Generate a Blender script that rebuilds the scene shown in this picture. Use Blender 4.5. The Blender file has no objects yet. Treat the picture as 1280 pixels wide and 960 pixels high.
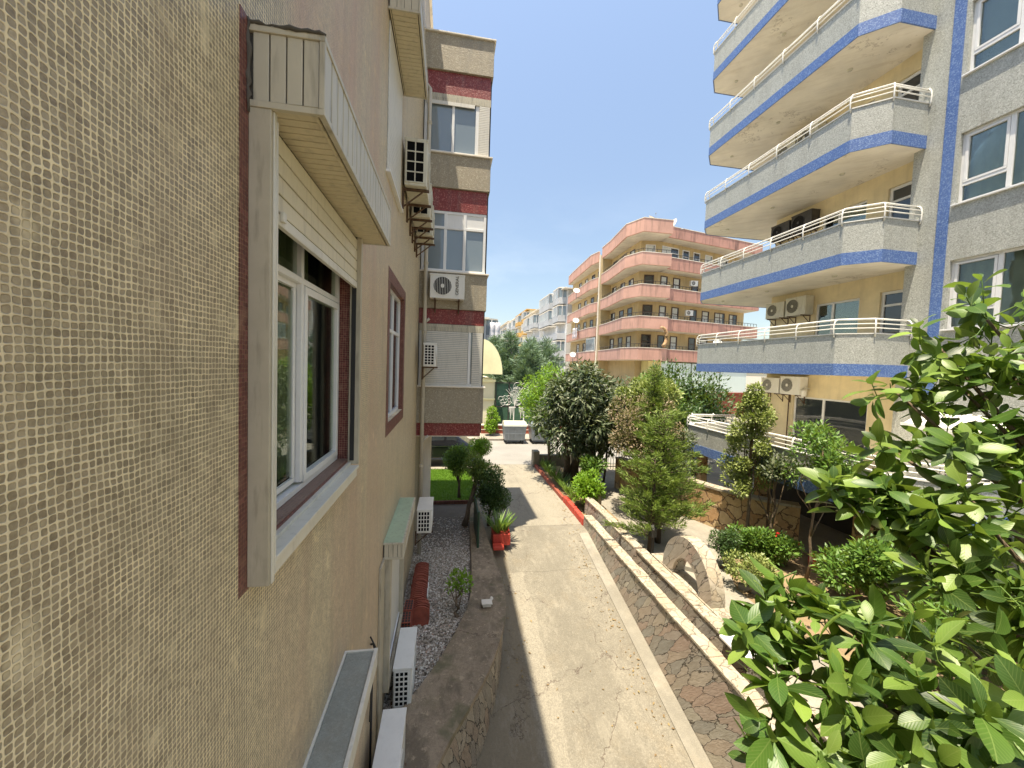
import bpy, bmesh, math, random
import numpy as np
from mathutils import Vector, Matrix, noise
R = math.radians
random.seed(7); RNG = np.random.default_rng(11)
SC = bpy.context.scene
COL = SC.collection

# ------------------------------------------------------------------ objects
def tag(o, label=None, cat=None, group=None, kind=None):
    if label: o['label'] = label
    if cat: o['category'] = cat
    if group: o['group'] = group
    if kind: o['kind'] = kind
    return o

def thing(name, label, cat, loc=(0, 0, 0), rz=0.0, group=None):
    o = bpy.data.objects.new(name, None); COL.objects.link(o)
    o.empty_display_size = 0.1
    o.location = loc; o.rotation_euler = (0, 0, rz)
    return tag(o, label, cat, group)

def kids(o): return [c for c in COL.objects if c.parent == o]

def copy_tree(o, parent=None):
    c = o.copy(); COL.objects.link(c)
    if parent is not None: c.parent = parent
    for ch in kids(o): copy_tree(ch, c)
    return c

def dup(o, loc, rz=0.0, label=None, group=None):
    c = copy_tree(o); c.location = loc; c.rotation_euler = (0, 0, rz)
    return tag(c, label, None, group)

def link_mesh(name, me, mats, parent=None, local=False, smooth=False, bevel=0.0):
    if not isinstance(mats, (list, tuple)): mats = [mats]
    for m in mats: me.materials.append(m)
    if smooth:
        me.polygons.foreach_set('use_smooth', [True] * len(me.polygons))
    o = bpy.data.objects.new(name, me); COL.objects.link(o)
    if parent is not None:
        o.parent = parent
        if not local:
            off = Vector((0, 0, 0)); p = parent
            while p is not None: off += p.location; p = p.parent
            o.location = -off
    if bevel > 0:
        b = o.modifiers.new('bevel', 'BEVEL'); b.width = bevel; b.segments = 2
        b.limit_method = 'ANGLE'; b.angle_limit = R(40)
    return o

class MB:
    def __init__(self): self.v = []; self.f = []; self.m = []
    def face(self, pts, m=0):
        n = len(self.v); self.v += [tuple(p) for p in pts]
        self.f.append(tuple(range(n, n + len(pts)))); self.m.append(m)
    def box(self, x0, x1, y0, y1, z0, z1, m=0):
        if x0 > x1: x0, x1 = x1, x0
        if y0 > y1: y0, y1 = y1, y0
        n = len(self.v)
        self.v += [(x0,y0,z0),(x1,y0,z0),(x1,y1,z0),(x0,y1,z0),(x0,y0,z1),(x1,y0,z1),(x1,y1,z1),(x0,y1,z1)]
        for q in ((0,3,2,1),(4,5,6,7),(0,1,5,4),(1,2,6,5),(2,3,7,6),(3,0,4,7)):
            self.f.append(tuple(n + i for i in q)); self.m.append(m)
        return self
    def fbox(self, F, u0, u1, v0, v1, n0, n1, m=0):
        O, U, N = F; Z = Vector((0, 0, 1))
        n = len(self.v)
        for (a, b, c) in ((u0,n0,v0),(u1,n0,v0),(u1,n1,v0),(u0,n1,v0),(u0,n0,v1),(u1,n0,v1),(u1,n1,v1),(u0,n1,v1)):
            self.v.append(tuple(O + U * a + N * b + Z * c))
        for q in ((0,3,2,1),(4,5,6,7),(0,1,5,4),(1,2,6,5),(2,3,7,6),(3,0,4,7)):
            self.f.append(tuple(n + i for i in q)); self.m.append(m)
        return self
    def fring(self, F, u0, u1, v0, v1, n0, n1, t, m=0):      # rectangular frame
        self.fbox(F, u0, u1, v0, v0 + t, n0, n1, m); self.fbox(F, u0, u1, v1 - t, v1, n0, n1, m)
        self.fbox(F, u0, u0 + t, v0 + t, v1 - t, n0, n1, m); self.fbox(F, u1 - t, u1, v0 + t, v1 - t, n0, n1, m)
        return self
    def prism(self, poly, z0, z1, m=0, mt=None, mb=None):
        n = len(self.v); k = len(poly)
        a = sum(poly[i][0]*poly[(i+1)%k][1]-poly[(i+1)%k][0]*poly[i][1] for i in range(k))
        if a < 0: poly = poly[::-1]
        self.v += [(x, y, z0) for x, y in poly] + [(x, y, z1) for x, y in poly]
        self.f.append(tuple(n + i for i in reversed(range(k)))); self.m.append(m if mb is None else mb)
        self.f.append(tuple(n + k + i for i in range(k))); self.m.append(m if mt is None else mt)
        for i in range(k):
            j = (i + 1) % k
            self.f.append((n + i, n + j, n + k + j, n + k + i)); self.m.append(m)
        return self
    def tube(self, pts, r, seg=8, m=0, cap=True):
        pts = [Vector(p) for p in pts]; k = len(pts)
        rr = r if isinstance(r, (list, tuple)) else [r] * k
        n = len(self.v); up = None
        for i, p in enumerate(pts):
            d = (pts[min(i + 1, k - 1)] - pts[max(i - 1, 0)])
            if d.length < 1e-9: d = Vector((0, 0, 1))
            d.normalize()
            if up is None:
                up = Vector((0, 0, 1)) if abs(d.z) < 0.9 else Vector((1, 0, 0))
            a = d.cross(up)
            if a.length < 1e-6: a = d.cross(Vector((0.3, 1, 0.2)))
            a.normalize(); b = d.cross(a); up = -b if False else up
            for s in range(seg):
                t = 2 * math.pi * s / seg
                self.v.append(tuple(p + a * (math.cos(t) * rr[i]) + b * (math.sin(t) * rr[i])))
        for i in range(k - 1):
            for s in range(seg):
                s2 = (s + 1) % seg
                self.f.append((n + i*seg + s, n + i*seg + s2, n + (i+1)*seg + s2, n + (i+1)*seg + s)); self.m.append(m)
        if cap:
            self.f.append(tuple(n + s for s in range(seg))); self.m.append(m)
            self.f.append(tuple(n + (k-1)*seg + s for s in reversed(range(seg)))); self.m.append(m)
        return self
    def strip(self, path, offs0, offs1, z0, z1, m=0, closed=False):
        """a wall of given z range following a plan polyline, between two offsets to its left"""
        P0 = offset_path(path, offs0); P1 = offset_path(path, offs1); k = len(path)
        for i in range(k - 1):
            q = [P0[i], P0[i+1], P1[i+1], P1[i]]
            n = len(self.v)
            self.v += [(x, y, z0) for x, y in q] + [(x, y, z1) for x, y in q]
            fs = [(0,3,2,1),(4,5,6,7),(0,1,5,4),(2,3,7,6)]
            if i == 0: fs.append((3,0,4,7))
            if i == k - 2: fs.append((1,2,6,5))
            for a in fs: self.f.append(tuple(n + j for j in a)); self.m.append(m)
        return self
    def build(self, name, mats, parent=None, local=False, smooth=False, bevel=0.0, merge=True):
        me = bpy.data.meshes.new(name)
        me.from_pydata(self.v, [], self.f)
        me.polygons.foreach_set('material_index', self.m)
        bm = bmesh.new(); bm.from_mesh(me)
        if merge: bmesh.ops.remove_doubles(bm, verts=bm.verts, dist=1e-5)
        bmesh.ops.recalc_face_normals(bm, faces=bm.faces)
        bm.to_mesh(me); bm.free()
        return link_mesh(name, me, mats, parent, local, smooth, bevel)

def offset_path(path, d):
    out = []; k = len(path)
    for i in range(k):
        ns = []
        if i > 0: ns.append((path[i-1], path[i]))
        if i < k - 1: ns.append((path[i], path[i+1]))
        n = Vector((0, 0)); 
        vs = []
        for a, b in ns:
            t = (Vector(b[:2]) - Vector(a[:2])).normalized(); vs.append(Vector((-t.y, t.x)))
        n = sum(vs, Vector((0, 0))).normalized()
        c = max(0.35, n.dot(vs[0]))
        out.append((path[i][0] + n.x * d / c, path[i][1] + n.y * d / c))
    return out

def frame(O, U, N): return (Vector(O), Vector(U).normalized(), Vector(N).normalized())

def wall_panel(mb, F, u0, u1, v0, v1, holes, depth, m=0, mr=None, mhead=None):
    """front face with rectangular holes and their reveals going inward"""
    mr = m if mr is None else mr
    us = sorted(set([u0, u1] + [h[0] for h in holes] + [h[1] for h in holes]))
    vs = sorted(set([v0, v1] + [h[2] for h in holes] + [h[3] for h in holes]))
    O, U, N = F; Z = Vector((0, 0, 1))
    P = lambda a, b, c=0.0: O + U * a + Z * b + N * c
    for i in range(len(us) - 1):
        for j in range(len(vs) - 1):
            cu = (us[i] + us[i+1]) / 2; cv = (vs[j] + vs[j+1]) / 2
            if any(h[0] < cu < h[1] and h[2] < cv < h[3] for h in holes): continue
            mb.face([P(us[i], vs[j]), P(us[i+1], vs[j]), P(us[i+1], vs[j+1]), P(us[i], vs[j+1])], m)
    for h in holes:
        a, b, c, d = h[:4]
        mb.face([P(a, c), P(a, d), P(a, d, -depth), P(a, c, -depth)], mr)
        mb.face([P(b, c), P(b, c, -depth), P(b, d, -depth), P(b, d)], mr)
        mb.face([P(a, c), P(a, c, -depth), P(b, c, -depth), P(b, c)], mr)
        mb.face([P(a, d), P(b, d), P(b, d, -depth), P(a, d, -depth)], mr)
    # outer rim so that the skin is a solid slab
    for (a, b, c, d) in ((u0,u1,v0,v0),(u0,u1,v1,v1),(u0,u0,v0,v1),(u1,u1,v0,v1)):
        if c == d: mb.face([P(a, c), P(b, c), P(b, c, -depth), P(a, c, -depth)], m)
        else: mb.face([P(a, c), P(a, d), P(a, d, -depth), P(a, c, -depth)], m)

# ------------------------------------------------------------------ materials
class NT:
    def __init__(self, name):
        self.mat = bpy.data.materials.new(name); self.mat.use_nodes = True
        self.t = self.mat.node_tree; self.b = self.t.nodes['Principled BSDF']; self.out = self.t.nodes['Material Output']
    def n(self, typ, **kw):
        nd = self.t.nodes.new(typ)
        for k, v in kw.items():
            if k.startswith('i_'):
                key = k[2:]; key = int(key) if key.isdigit() else key.replace('_', ' ')
                self.put(nd.inputs[key], v)
            else: setattr(nd, k, v)
        return nd
    def put(self, s, v):
        if hasattr(v, 'is_output') or isinstance(v, bpy.types.NodeSocket): self.t.links.new(v, s)
        else: s.default_value = v
    def math(self, op, a, b=0.0, c=0.0, clamp=False):
        nd = self.n('ShaderNodeMath', operation=op, use_clamp=clamp)
        self.put(nd.inputs[0], a); self.put(nd.inputs[1], b); self.put(nd.inputs[2], c)
        return nd.outputs[0]
    def pos(self): 
        if not hasattr(self, '_g'): self._g = self.n('ShaderNodeNewGeometry')
        return self._g.outputs['Position']
    def geo(self): self.pos(); return self._g
    def obj(self): return self.n('ShaderNodeTexCoord').outputs['Object']
    def sep(self, v):
        s = self.n('ShaderNodeSeparateXYZ'); self.put(s.inputs[0], v); return s.outputs
    def comb(self, x, y, z=0.0):
        s = self.n('ShaderNodeCombineXYZ'); self.put(s.inputs[0], x); self.put(s.inputs[1], y); self.put(s.inputs[2], z); return s.outputs[0]
    def scale(self, v, s):
        m = self.n('ShaderNodeVectorMath', operation='MULTIPLY'); self.put(m.inputs[0], v); self.put(m.inputs[1], s); return m.outputs[0]
    def add(self, a, b):
        m = self.n('ShaderNodeVectorMath', operation='ADD'); self.put(m.inputs[0], a); self.put(m.inputs[1], b); return m.outputs[0]
    def noise(self, v, s=1.0, d=4, r=0.55, col=False):
        nd = self.n('ShaderNodeTexNoise'); self.put(nd.inputs['Vector'], v)
        nd.inputs['Scale'].default_value = s; nd.inputs['Detail'].default_value = d; nd.inputs['Roughness'].default_value = r
        return nd.outputs['Color' if col else 'Fac']
    def ramp(self, f, stops, interp='LINEAR'):
        nd = self.n('ShaderNodeValToRGB'); self.put(nd.inputs[0], f); cr = nd.color_ramp; cr.interpolation = interp
        while len(cr.elements) < len(stops): cr.elements.new(0.5)
        for e, (p, c) in zip(cr.elements, stops):
            e.position = p; e.color = (c[0], c[1], c[2], 1) if isinstance(c, (tuple, list)) else (c, c, c, 1)
        return nd.outputs[0]
    def mr(self, f, a, b, c=0.0, d=1.0, smooth=False):
        nd = self.n('ShaderNodeMapRange'); nd.clamp = True
        if smooth: nd.interpolation_type = 'SMOOTHSTEP'
        for i, v in enumerate((f, a, b, c, d)): self.put(nd.inputs[i], v)
        return nd.outputs[0]
    def mix(self, f, a, b, mode='MIX'):
        nd = self.n('ShaderNodeMix', data_type='RGBA', blend_type=mode); 
        self.put(nd.inputs[0], f)
        for s, v in ((nd.inputs[6], a), (nd.inputs[7], b)):
            if isinstance(v, (tuple, list)): s.default_value = (v[0], v[1], v[2], 1)
            else: self.put(s, v)
        return nd.outputs[2]
    def bump(self, h, strength=0.3, dist=0.01, normal=None):
        nd = self.n('ShaderNodeBump'); self.put(nd.inputs['Height'], h)
        nd.inputs['Strength'].default_value = strength; nd.inputs['Distance'].default_value = dist
        if normal is not None: self.put(nd.inputs['Normal'], normal)
        return nd.outputs[0]
    def done(self, col=None, rough=0.6, spec=None, metal=None, normal=None):
        if col is not None:
            if isinstance(col, (tuple, list)): self.b.inputs['Base Color'].default_value = (col[0], col[1], col[2], 1)
            else: self.put(self.b.inputs['Base Color'], col)
        self.put(self.b.inputs['Roughness'], rough)
        if spec is not None: self.b.inputs['Specular IOR Level'].default_value = spec
        if metal is not None: self.b.inputs['Metallic'].default_value = metal
        if normal is not None: self.put(self.b.inputs['Normal'], normal)
        return self.mat

def c2(c, k): return tuple(min(1, x * k) for x in c)

def m_paint(name, col, rough=0.5, var=0.12, dirt=0.25, scale=3.0, bump=0.1, metal=None, spec=None, dcol=(0.12, 0.1, 0.075)):
    t = NT(name); p = t.obj()
    a = t.noise(p, scale, 5); b = t.noise(t.scale(p, (6, 6, 0.9)), scale, 4)
    c = t.mix(t.mr(a, 0.3, 0.7), c2(col, 1 - var), c2(col, 1 + var))
    c = t.mix(t.math('MULTIPLY', t.mr(b, 0.52, 0.8), dirt), c, dcol)
    nb = t.bump(t.noise(p, scale * 25, 3), bump, 0.004)
    return t.done(c, rough, spec, metal, nb)

def m_mosaic(name, tiles, grout, pitch=0.0175, axes='wall', stain=None, jitter=0.22, bump=0.7, gw=(0.345, 0.45), rough=0.35, extra=None):
    t = NT(name); P = t.pos(); s = t.sep(P)
    if axes == 'wall': u = t.math('ADD', s[0], s[1]); v = s[2]
    else: u = s[0]; v = s[1]
    big = t.noise(P, 2.2, 3, 0.5, True); bs = t.sep(big)
    sm = t.noise(P, 38, 2, 0.5, True); ss = t.sep(sm)
    def warp(x, b, c): 
        x = t.math('DIVIDE', x, pitch)
        x = t.math('ADD', x, t.math('MULTIPLY', t.math('SUBTRACT', b, 0.5), 1.7))
        return t.math('ADD', x, t.math('MULTIPLY', t.math('SUBTRACT', c, 0.5), jitter * 2.2))
    U = warp(u, bs[0], ss[0]); V = warp(v, bs[1], ss[1])
    cu, cv = t.math('FLOOR', U), t.math('FLOOR', V)
    fu = t.math('ABSOLUTE', t.math('SUBTRACT', t.math('FRACT', U), 0.5))
    fv = t.math('ABSOLUTE', t.math('SUBTRACT', t.math('FRACT', V), 0.5))
    # rounded square distance
    d = t.math('POWER', t.math('ADD', t.math('POWER', fu, 4.0), t.math('POWER', fv, 4.0)), 0.25)
    wn = t.n('ShaderNodeTexWhiteNoise', noise_dimensions='2D'); t.put(wn.inputs['Vector'], t.comb(cu, cv))
    rnd = wn.outputs['Value']
    thr = t.math('MULTIPLY', t.math('SUBTRACT', rnd, 0.5), 0.07)
    mask = t.mr(t.math('ADD', d, thr), gw[0], gw[1], 0, 1, True)       # 1 = grout
    tc = t.ramp(rnd, [(i / (len(tiles) - 1), c) for i, c in enumerate(tiles)])
    tc = t.mix(t.mr(t.noise(P, 90, 3), 0.3, 0.75, 0, 0.25), tc, c2(grout, 0.9))
    gc = t.mix(t.mr(t.noise(P, 14, 4), 0.3, 0.7), c2(grout, 0.82), c2(grout, 1.1))
    miss = t.mr(t.noise(P, 5.5, 4, 0.6), 0.60, 0.70, 0, 0.75)           # tiles smeared over with cement
    mask2 = t.math('MAXIMUM', mask, miss)
    c = t.mix(mask2, tc, gc)
    if stain:
        c = stain(t, P, s, c)
    h = t.math('ADD', t.math('MULTIPLY', mask, 1.0), t.math('MULTIPLY', t.noise(P, 160, 2), 0.35))
    if extra: h = extra(t, P, h)
    rg = t.mix(mask2, (rough, rough, rough), (0.85, 0.85, 0.85))
    return t.done(c, rg, 0.4, None, t.bump(h, bump, pitch * 0.30))

def stain_fill_left(t, P, s, c):
    q = t.comb(t.math('MULTIPLY', s[1], 1.4), t.math('MULTIPLY', s[2], 0.16), s[0])
    a = t.noise(q, 1.3, 5, 0.6)
    b = t.noise(t.comb(t.math('MULTIPLY', s[1], 9.0), t.math('MULTIPLY', s[2], 0.5), 2.0), 1.0, 4, 0.6)
    c = t.mix(t.math('MULTIPLY', t.mr(s[1], 2.0, 5.0), 0.32), c, (0.70, 0.57, 0.40))  # paler farther along the wall: missing fill light put into the colour
    # reddish wash along the wall beyond the first window
    zone = t.math('MULTIPLY', t.mr(s[1], 1.7, 2.2), t.mr(s[1], 6.2, 3.6))
    zz = t.math('MULTIPLY', zone, t.mr(a, 0.36, 0.60))
    c = t.mix(t.math('MULTIPLY', t.math('MULTIPLY', zz, t.mr(s[2], 3.0, 5.5, 0.6, 1.0)), 0.62), c, (0.58, 0.34, 0.25))
    c = t.mix(t.math('MULTIPLY', t.mr(b, 0.50, 0.72), 0.30), c, (0.36, 0.27, 0.18))
    c = t.mix(t.math('MULTIPLY', t.mr(b, 0.48, 0.25), 0.3), c, (0.66, 0.53, 0.36))
    c = t.mix(t.math('MULTIPLY', t.mr(t.noise(P, 0.9, 4), 0.55, 0.75), 0.25), c, (0.24, 0.215, 0.14))
    return c

def m_plaster(name, col, dark=(0.16, 0.13, 0.09), amt=0.4, scale=1.0, bump=0.25, peel=False):
    t = NT(name); P = t.pos(); s = t.sep(P)
    h = t.math('ADD', s[0], s[1])
    st = t.noise(t.comb(t.math('MULTIPLY', h, 3.5 * scale), t.math('MULTIPLY', s[2], 0.35 * scale), s[1]), 1.5, 5, 0.65)
    bl = t.noise(P, 1.3 * scale, 5, 0.6)
    c = t.mix(t.mr(bl, 0.35, 0.65), c2(col, 0.88), c2(col, 1.08))
    c = t.mix(t.math('MULTIPLY', t.mr(st, 0.5, 0.78), amt), c, dark)
    if peel:
        n1 = t.noise(P, 1.6, 6, 0.7); m1 = t.mr(t.noise(P, 0.55, 2), 0.57, 0.63)
        ln = t.mr(t.math('ABSOLUTE', t.math('SUBTRACT', n1, 0.56)), 0.004, 0.02, 1, 0)
        c = t.mix(t.math('MULTIPLY', t.math('MULTIPLY', ln, m1), 0.45), c, (0.16, 0.10, 0.05))
    return t.done(c, 0.85, 0.3, None, t.bump(t.noise(P, 30 * scale, 4, 0.7), bump, 0.01))

def m_pebble_dash(name, cols, cell=46.0, bump=0.8, rough=0.6, stretch=(1, 1, 1), dirt=0.25):
    t = NT(name); P = t.scale(t.pos(), stretch)
    v = t.n('ShaderNodeTexVoronoi', feature='F1'); t.put(v.inputs['Vector'], t.add(P, t.scale(t.noise(P, 20, 2, 0.5, True), (0.03, 0.03, 0.03))))
    v.inputs['Scale'].default_value = cell
    r = t.sep(v.outputs['Color'])[0]
    c = t.ramp(r, [(i / (len(cols) - 1), k) for i, k in enumerate(cols)])
    s = t.sep(t.pos())
    st = t.noise(t.comb(t.math('MULTIPLY', t.math('ADD', s[0], s[1]), 4.0), t.math('MULTIPLY', s[2], 0.5), 0.0), 1.2, 5, 0.6)
    c = t.mix(t.math('MULTIPLY', t.mr(st, 0.5, 0.75), dirt), c, (0.2, 0.19, 0.16))  # dirt streaks; on the grey parapets they also imitate rail post shadows
    return t.done(c, rough, 0.45, None, t.bump(t.math('ADD', v.outputs['Distance'], t.noise(P, 60, 3)), bump, 0.012))

def m_crazy(name, cols, joint, scale=3.2, jw=0.035, rough=0.75, stretch=(1, 1, 1), bump=0.8, seed=0.0, warp=0.34, shear=0.0):
    t = NT(name); P = t.pos()
    if shear:
        q = t.sep(P); P = t.comb(q[0], t.math('ADD', q[1], t.math('MULTIPLY', q[2], shear)), q[2])
    P = t.scale(P, stretch)
    w = t.add(P, t.scale(t.noise(P, 3.2, 4, 0.6, True), (warp, warp, warp)))
    e = t.n('ShaderNodeTexVoronoi', feature='DISTANCE_TO_EDGE'); t.put(e.inputs['Vector'], w); e.inputs['Scale'].default_value = scale
    f = t.n('ShaderNodeTexVoronoi', feature='F1'); t.put(f.inputs['Vector'], w); f.inputs['Scale'].default_value = scale
    cc = t.sep(f.outputs['Color'])
    c = t.ramp(cc[0], [(i / (len(cols) - 1), k) for i, k in enumerate(cols)])
    c = t.mix(t.mr(t.noise(P, 9, 5, 0.65), 0.3, 0.7, 0, 0.6), c, t.mix(1.0, c, (0.62, 0.58, 0.52), 'MULTIPLY'))
    c = t.mix(t.mr(t.noise(t.scale(P, (14, 14, 5)), 2, 4), 0.55, 0.75, 0, 0.35), c, (0.5, 0.46, 0.38))
    j = t.mr(e.outputs['Distance'], jw * 0.35, jw, 1, 0, True)
    c = t.mix(j, c, joint)
    h = t.math('ADD', t.math('MULTIPLY', t.math('SUBTRACT', 1.0, j), 1.0), t.math('ADD', t.math('MULTIPLY', cc[1], 0.5), t.math('MULTIPLY', t.noise(P, 24, 5, 0.7), 0.6)))
    return t.done(c, rough, 0.35, None, t.bump(h, bump, 0.03))

def m_concrete(name, col, cracks=True, stain=0.5, warm=None, joints=False, grime=False):
    warm = warm or (col[0] * .95, col[1] * .82, col[2] * .66)
    t = NT(name); P = t.pos()
    a = t.noise(P, 0.7, 6, 0.62); b = t.noise(P, 5.5, 6, 0.7); f = t.noise(P, 60, 4, 0.7)
    c = t.mix(t.mr(a, 0.36, 0.64), c2(col, 0.70), c2(col, 1.16))
    c = t.mix(t.mr(b, 0.38, 0.66, 0, 0.65), c, c2(col, 0.62))
    c = t.mix(t.math('MULTIPLY', t.mr(t.noise(P, 1.9, 5, 0.65), 0.52, 0.72), stain), c, warm)
    c = t.mix(t.mr(f, 0.45, 0.75, 0, 0.5), c, c2(col, 1.35))
    c = t.mix(t.mr(t.noise(P, 130, 2, 0.5), 0.62, 0.72, 0, 0.7), c, c2(col, 0.35))
    # patched slabs: large cells of slightly different concrete
    w = t.add(P, t.scale(t.noise(P, 1.4, 5, 0.7, True), (0.9, 0.9, 0.0)))
    v = t.n('ShaderNodeTexVoronoi', feature='F1'); t.put(v.inputs['Vector'], w); v.inputs['Scale'].default_value = 0.42
    c = t.mix(t.mr(t.sep(v.outputs['Color'])[0], 0.2, 0.9, 0, 0.3), c, c2(col, 0.7))
    h = t.math('ADD', b, t.math('MULTIPLY', f, 0.6))
    if grime:
        g1 = t.noise(t.scale(P, (1, .6, 1)), 2.6, 6, 0.72); g2 = t.noise(P, 7.5, 6, 0.75)
        c = t.mix(t.mr(g1, 0.48, 0.60, 0, 0.75), c, c2(col, 0.42)); c = t.mix(t.mr(g2, 0.56, 0.64, 0, 0.6), c, c2(col, 1.55)); c = t.mix(t.mr(t.noise(P, 1.7, 4), 0.55, 0.62, 0, 0.6), c, (0.10, 0.105, 0.05))
        h = t.math('ADD', h, t.math('MULTIPLY', g2, 2.0))
    if joints:
        s = t.sep(P); wy = t.math('ADD', s[1], t.math('MULTIPLY', t.math('SUBTRACT', t.noise(P, 2.5, 4), 0.5), 0.10)); wx = t.math('ADD', s[0], t.math('MULTIPLY', t.math('SUBTRACT', t.noise(P, 1.2, 5), 0.5), 0.5))
        c = t.mix(t.math('MULTIPLY', t.mr(wy, 10.86, 10.9), 0.55), c, c2(col, 1.45))
        c = t.mix(t.math('MULTIPLY', t.math('MULTIPLY', t.mr(wx, 1.55, 1.58), t.mr(wx, 1.98, 1.95)), t.math('MULTIPLY', t.mr(wy, 9.0, 8.95), 0.4)), c, c2(col, 1.4))
        for (y0, k0) in ((10.88, .7), (8.97, .5), (14.4, .3)):
            ln = t.mr(t.math('ABSOLUTE', t.math('SUBTRACT', wy, y0)), 0.004, 0.014, 1, 0)
            c = t.mix(t.math('MULTIPLY', ln, k0), c, c2(col, .3))
        gr = t.noise(P, 42, 5, 0.8); c = t.mix(t.mr(gr, 0.46, 0.62, 0, 0.5), c, c2(col, 0.5)); c = t.mix(t.mr(gr, 0.44, 0.34, 0, 0.5), c, c2(col, 1.6))
        c = t.mix(t.math('MULTIPLY', t.mr(wx, 1.62, 1.50), t.math('MULTIPLY', t.mr(wy, 10.2, 9.6), 0.75)), c, (col[0] * .9, col[1] * .82, col[2] * .70))  # darker brown band inside the building's shadow edge: shade put into the colour
        trk = t.math('MULTIPLY', t.mr(t.math('ABSOLUTE', t.math('SUBTRACT', wx, 2.75)), 0.15, 0.55, 1, 0), t.mr(t.noise(t.scale(P, (3, .5, 1)), 2, 5, .7), .4, .65))
        c = t.mix(t.math('MULTIPLY', trk, 0.45), c, c2(col, .62))
    if cracks:
        e = t.n('ShaderNodeTexVoronoi', feature='DISTANCE_TO_EDGE'); t.put(e.inputs['Vector'], w); e.inputs['Scale'].default_value = 0.42
        k = t.math('MULTIPLY', t.mr(e.outputs['Distance'], 0.0, 0.006, 1, 0), t.mr(t.noise(P, 1.3, 3), 0.44, 0.56))
        w2 = t.add(t.scale(P, (1, 0.5, 1)), t.scale(t.noise(P, 2.5, 6, 0.75, True), (0.7, 0.7, 0)))
        e2 = t.n('ShaderNodeTexVoronoi', feature='DISTANCE_TO_EDGE'); t.put(e2.inputs['Vector'], w2); e2.inputs['Scale'].default_value = 0.8
        k2 = t.math('MULTIPLY', t.mr(e2.outputs['Distance'], 0.0, 0.005, 1, 0), t.mr(t.noise(P, 0.9, 3), 0.5, 0.6))
        k = t.math('MAXIMUM', k, k2)
        c = t.mix(t.mr(t.noise(P, 22, 5, 0.75), 0.5, 0.68, 0, 0.45), c, c2(col, 0.55))
        c = t.mix(t.mr(t.noise(t.scale(P, (1, .35, 1)), 3.4, 6, 0.75), 0.54, 0.62, 0, 0.35), c, c2(col, 1.25))
        c = t.mix(t.math('MULTIPLY', k, 0.7), c, (0.07, 0.043, 0.035))
        h = t.math('SUBTRACT', h, t.math('MULTIPLY', k, 1.5))
    return t.done(c, 0.88, 0.3, None, t.bump(h, 0.5, 0.012))

def m_asphalt(name, col):
    t = NT(name); P = t.pos()
    c = t.mix(t.mr(t.noise(P, 0.5, 5), 0.3, 0.7), c2(col, 0.85), c2(col, 1.15))
    c = t.mix(t.mr(t.noise(P, 90, 3), 0.5, 0.75, 0, 0.6), c, c2(col, 1.5))
    return t.done(c, 0.9, 0.3, None, t.bump(t.noise(P, 120, 3), 0.3, 0.01))

def m_leaf(name, c0, c1, c2_, rough=0.42, trans=0.35, spec=0.5, vein=False):
    t = NT(name); g = t.geo()
    r = g.outputs['Random Per Island']
    c = t.ramp(r, [(0.0, c0), (0.42, c1), (1.0, c2_)])
    nn = t.noise(t.pos(), 3.0, 2)
    c = t.mix(t.mr(nn, 0.35, 0.65, 0, 0.35), c, c2(c0, 0.8))
    c = t.mix(t.mr(t.noise(t.pos(), 60, 4, 0.7), 0.62, 0.72, 0, 0.35), c, (0.22, 0.17, 0.05))
    c = t.mix(g.outputs['Backfacing'], c, t.mix(0.35, c, c2(c1, 1.5)))
    nrm = None
    if vein:
        at = t.n('ShaderNodeAttribute', attribute_name='luv'); s = t.sep(at.outputs['Vector'])
        ac = t.math('ABSOLUTE', s[1])
        side = t.math('ABSOLUTE', t.math('SUBTRACT', t.math('FRACT', t.math('SUBTRACT', t.math('MULTIPLY', s[0], 9.0), t.math('MULTIPLY', ac, 3.5))), 0.5))
        vn = t.math('MAXIMUM', t.mr(ac, 0.02, 0.06, 1, 0), t.math('MULTIPLY', t.mr(side, 0.05, 0.14, 1, 0), 0.5))
        c = t.mix(t.math('MULTIPLY', vn, 0.35), c, (0.30, 0.38, 0.12))
        nrm = t.bump(t.math('ADD', t.math('MULTIPLY', side, 2.0), t.math('MULTIPLY', t.mr(ac, 0, 0.08), 1.0)), 0.10, 0.004)
    t.done(c, rough, spec, None, nrm)
    tr = t.n('ShaderNodeBsdfTranslucent'); t.put(tr.inputs['Color'], t.mix(0.5, c, (0.35, 0.5, 0.05)))
    mx = t.n('ShaderNodeMixShader'); mx.inputs[0].default_value = trans
    t.t.links.new(t.b.outputs[0], mx.inputs[1]); t.t.links.new(tr.outputs[0], mx.inputs[2])
    t.t.links.new(mx.outputs[0], t.out.inputs[0])
    return t.mat

def m_bark(name, col):
    t = NT(name); P = t.pos()
    n = t.noise(t.scale(P, (14, 14, 3)), 2, 5, 0.7)
    return t.done(t.mix(t.mr(n, 0.3, 0.7), c2(col, 0.5), c2(col, 1.3)), 0.9, 0.2, None, t.bump(n, 0.8, 0.02))

def m_glass(name, tint=(0.8, 0.88, 0.85), refl=1.0):
    t = NT(name); nt = t.t
    tr = t.n('ShaderNodeBsdfTransparent'); tr.inputs[0].default_value = (*tint, 1)
    gl = t.n('ShaderNodeBsdfGlossy'); gl.inputs['Roughness'].default_value = 0.02
    wob = t.bump(t.noise(t.pos(), 1.5, 2), 0.06, 0.05); t.put(gl.inputs['Normal'], wob)
    fr = t.n('ShaderNodeFresnel'); fr.inputs['IOR'].default_value = 1.65
    mx = t.n('ShaderNodeMixShader'); t.put(mx.inputs[0], t.math('MULTIPLY', fr.outputs[0], refl, clamp=True))
    nt.links.new(tr.outputs[0], mx.inputs[1]); nt.links.new(gl.outputs[0], mx.inputs[2]); nt.links.new(mx.outputs[0], t.out.inputs[0])
    return t.mat

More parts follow.
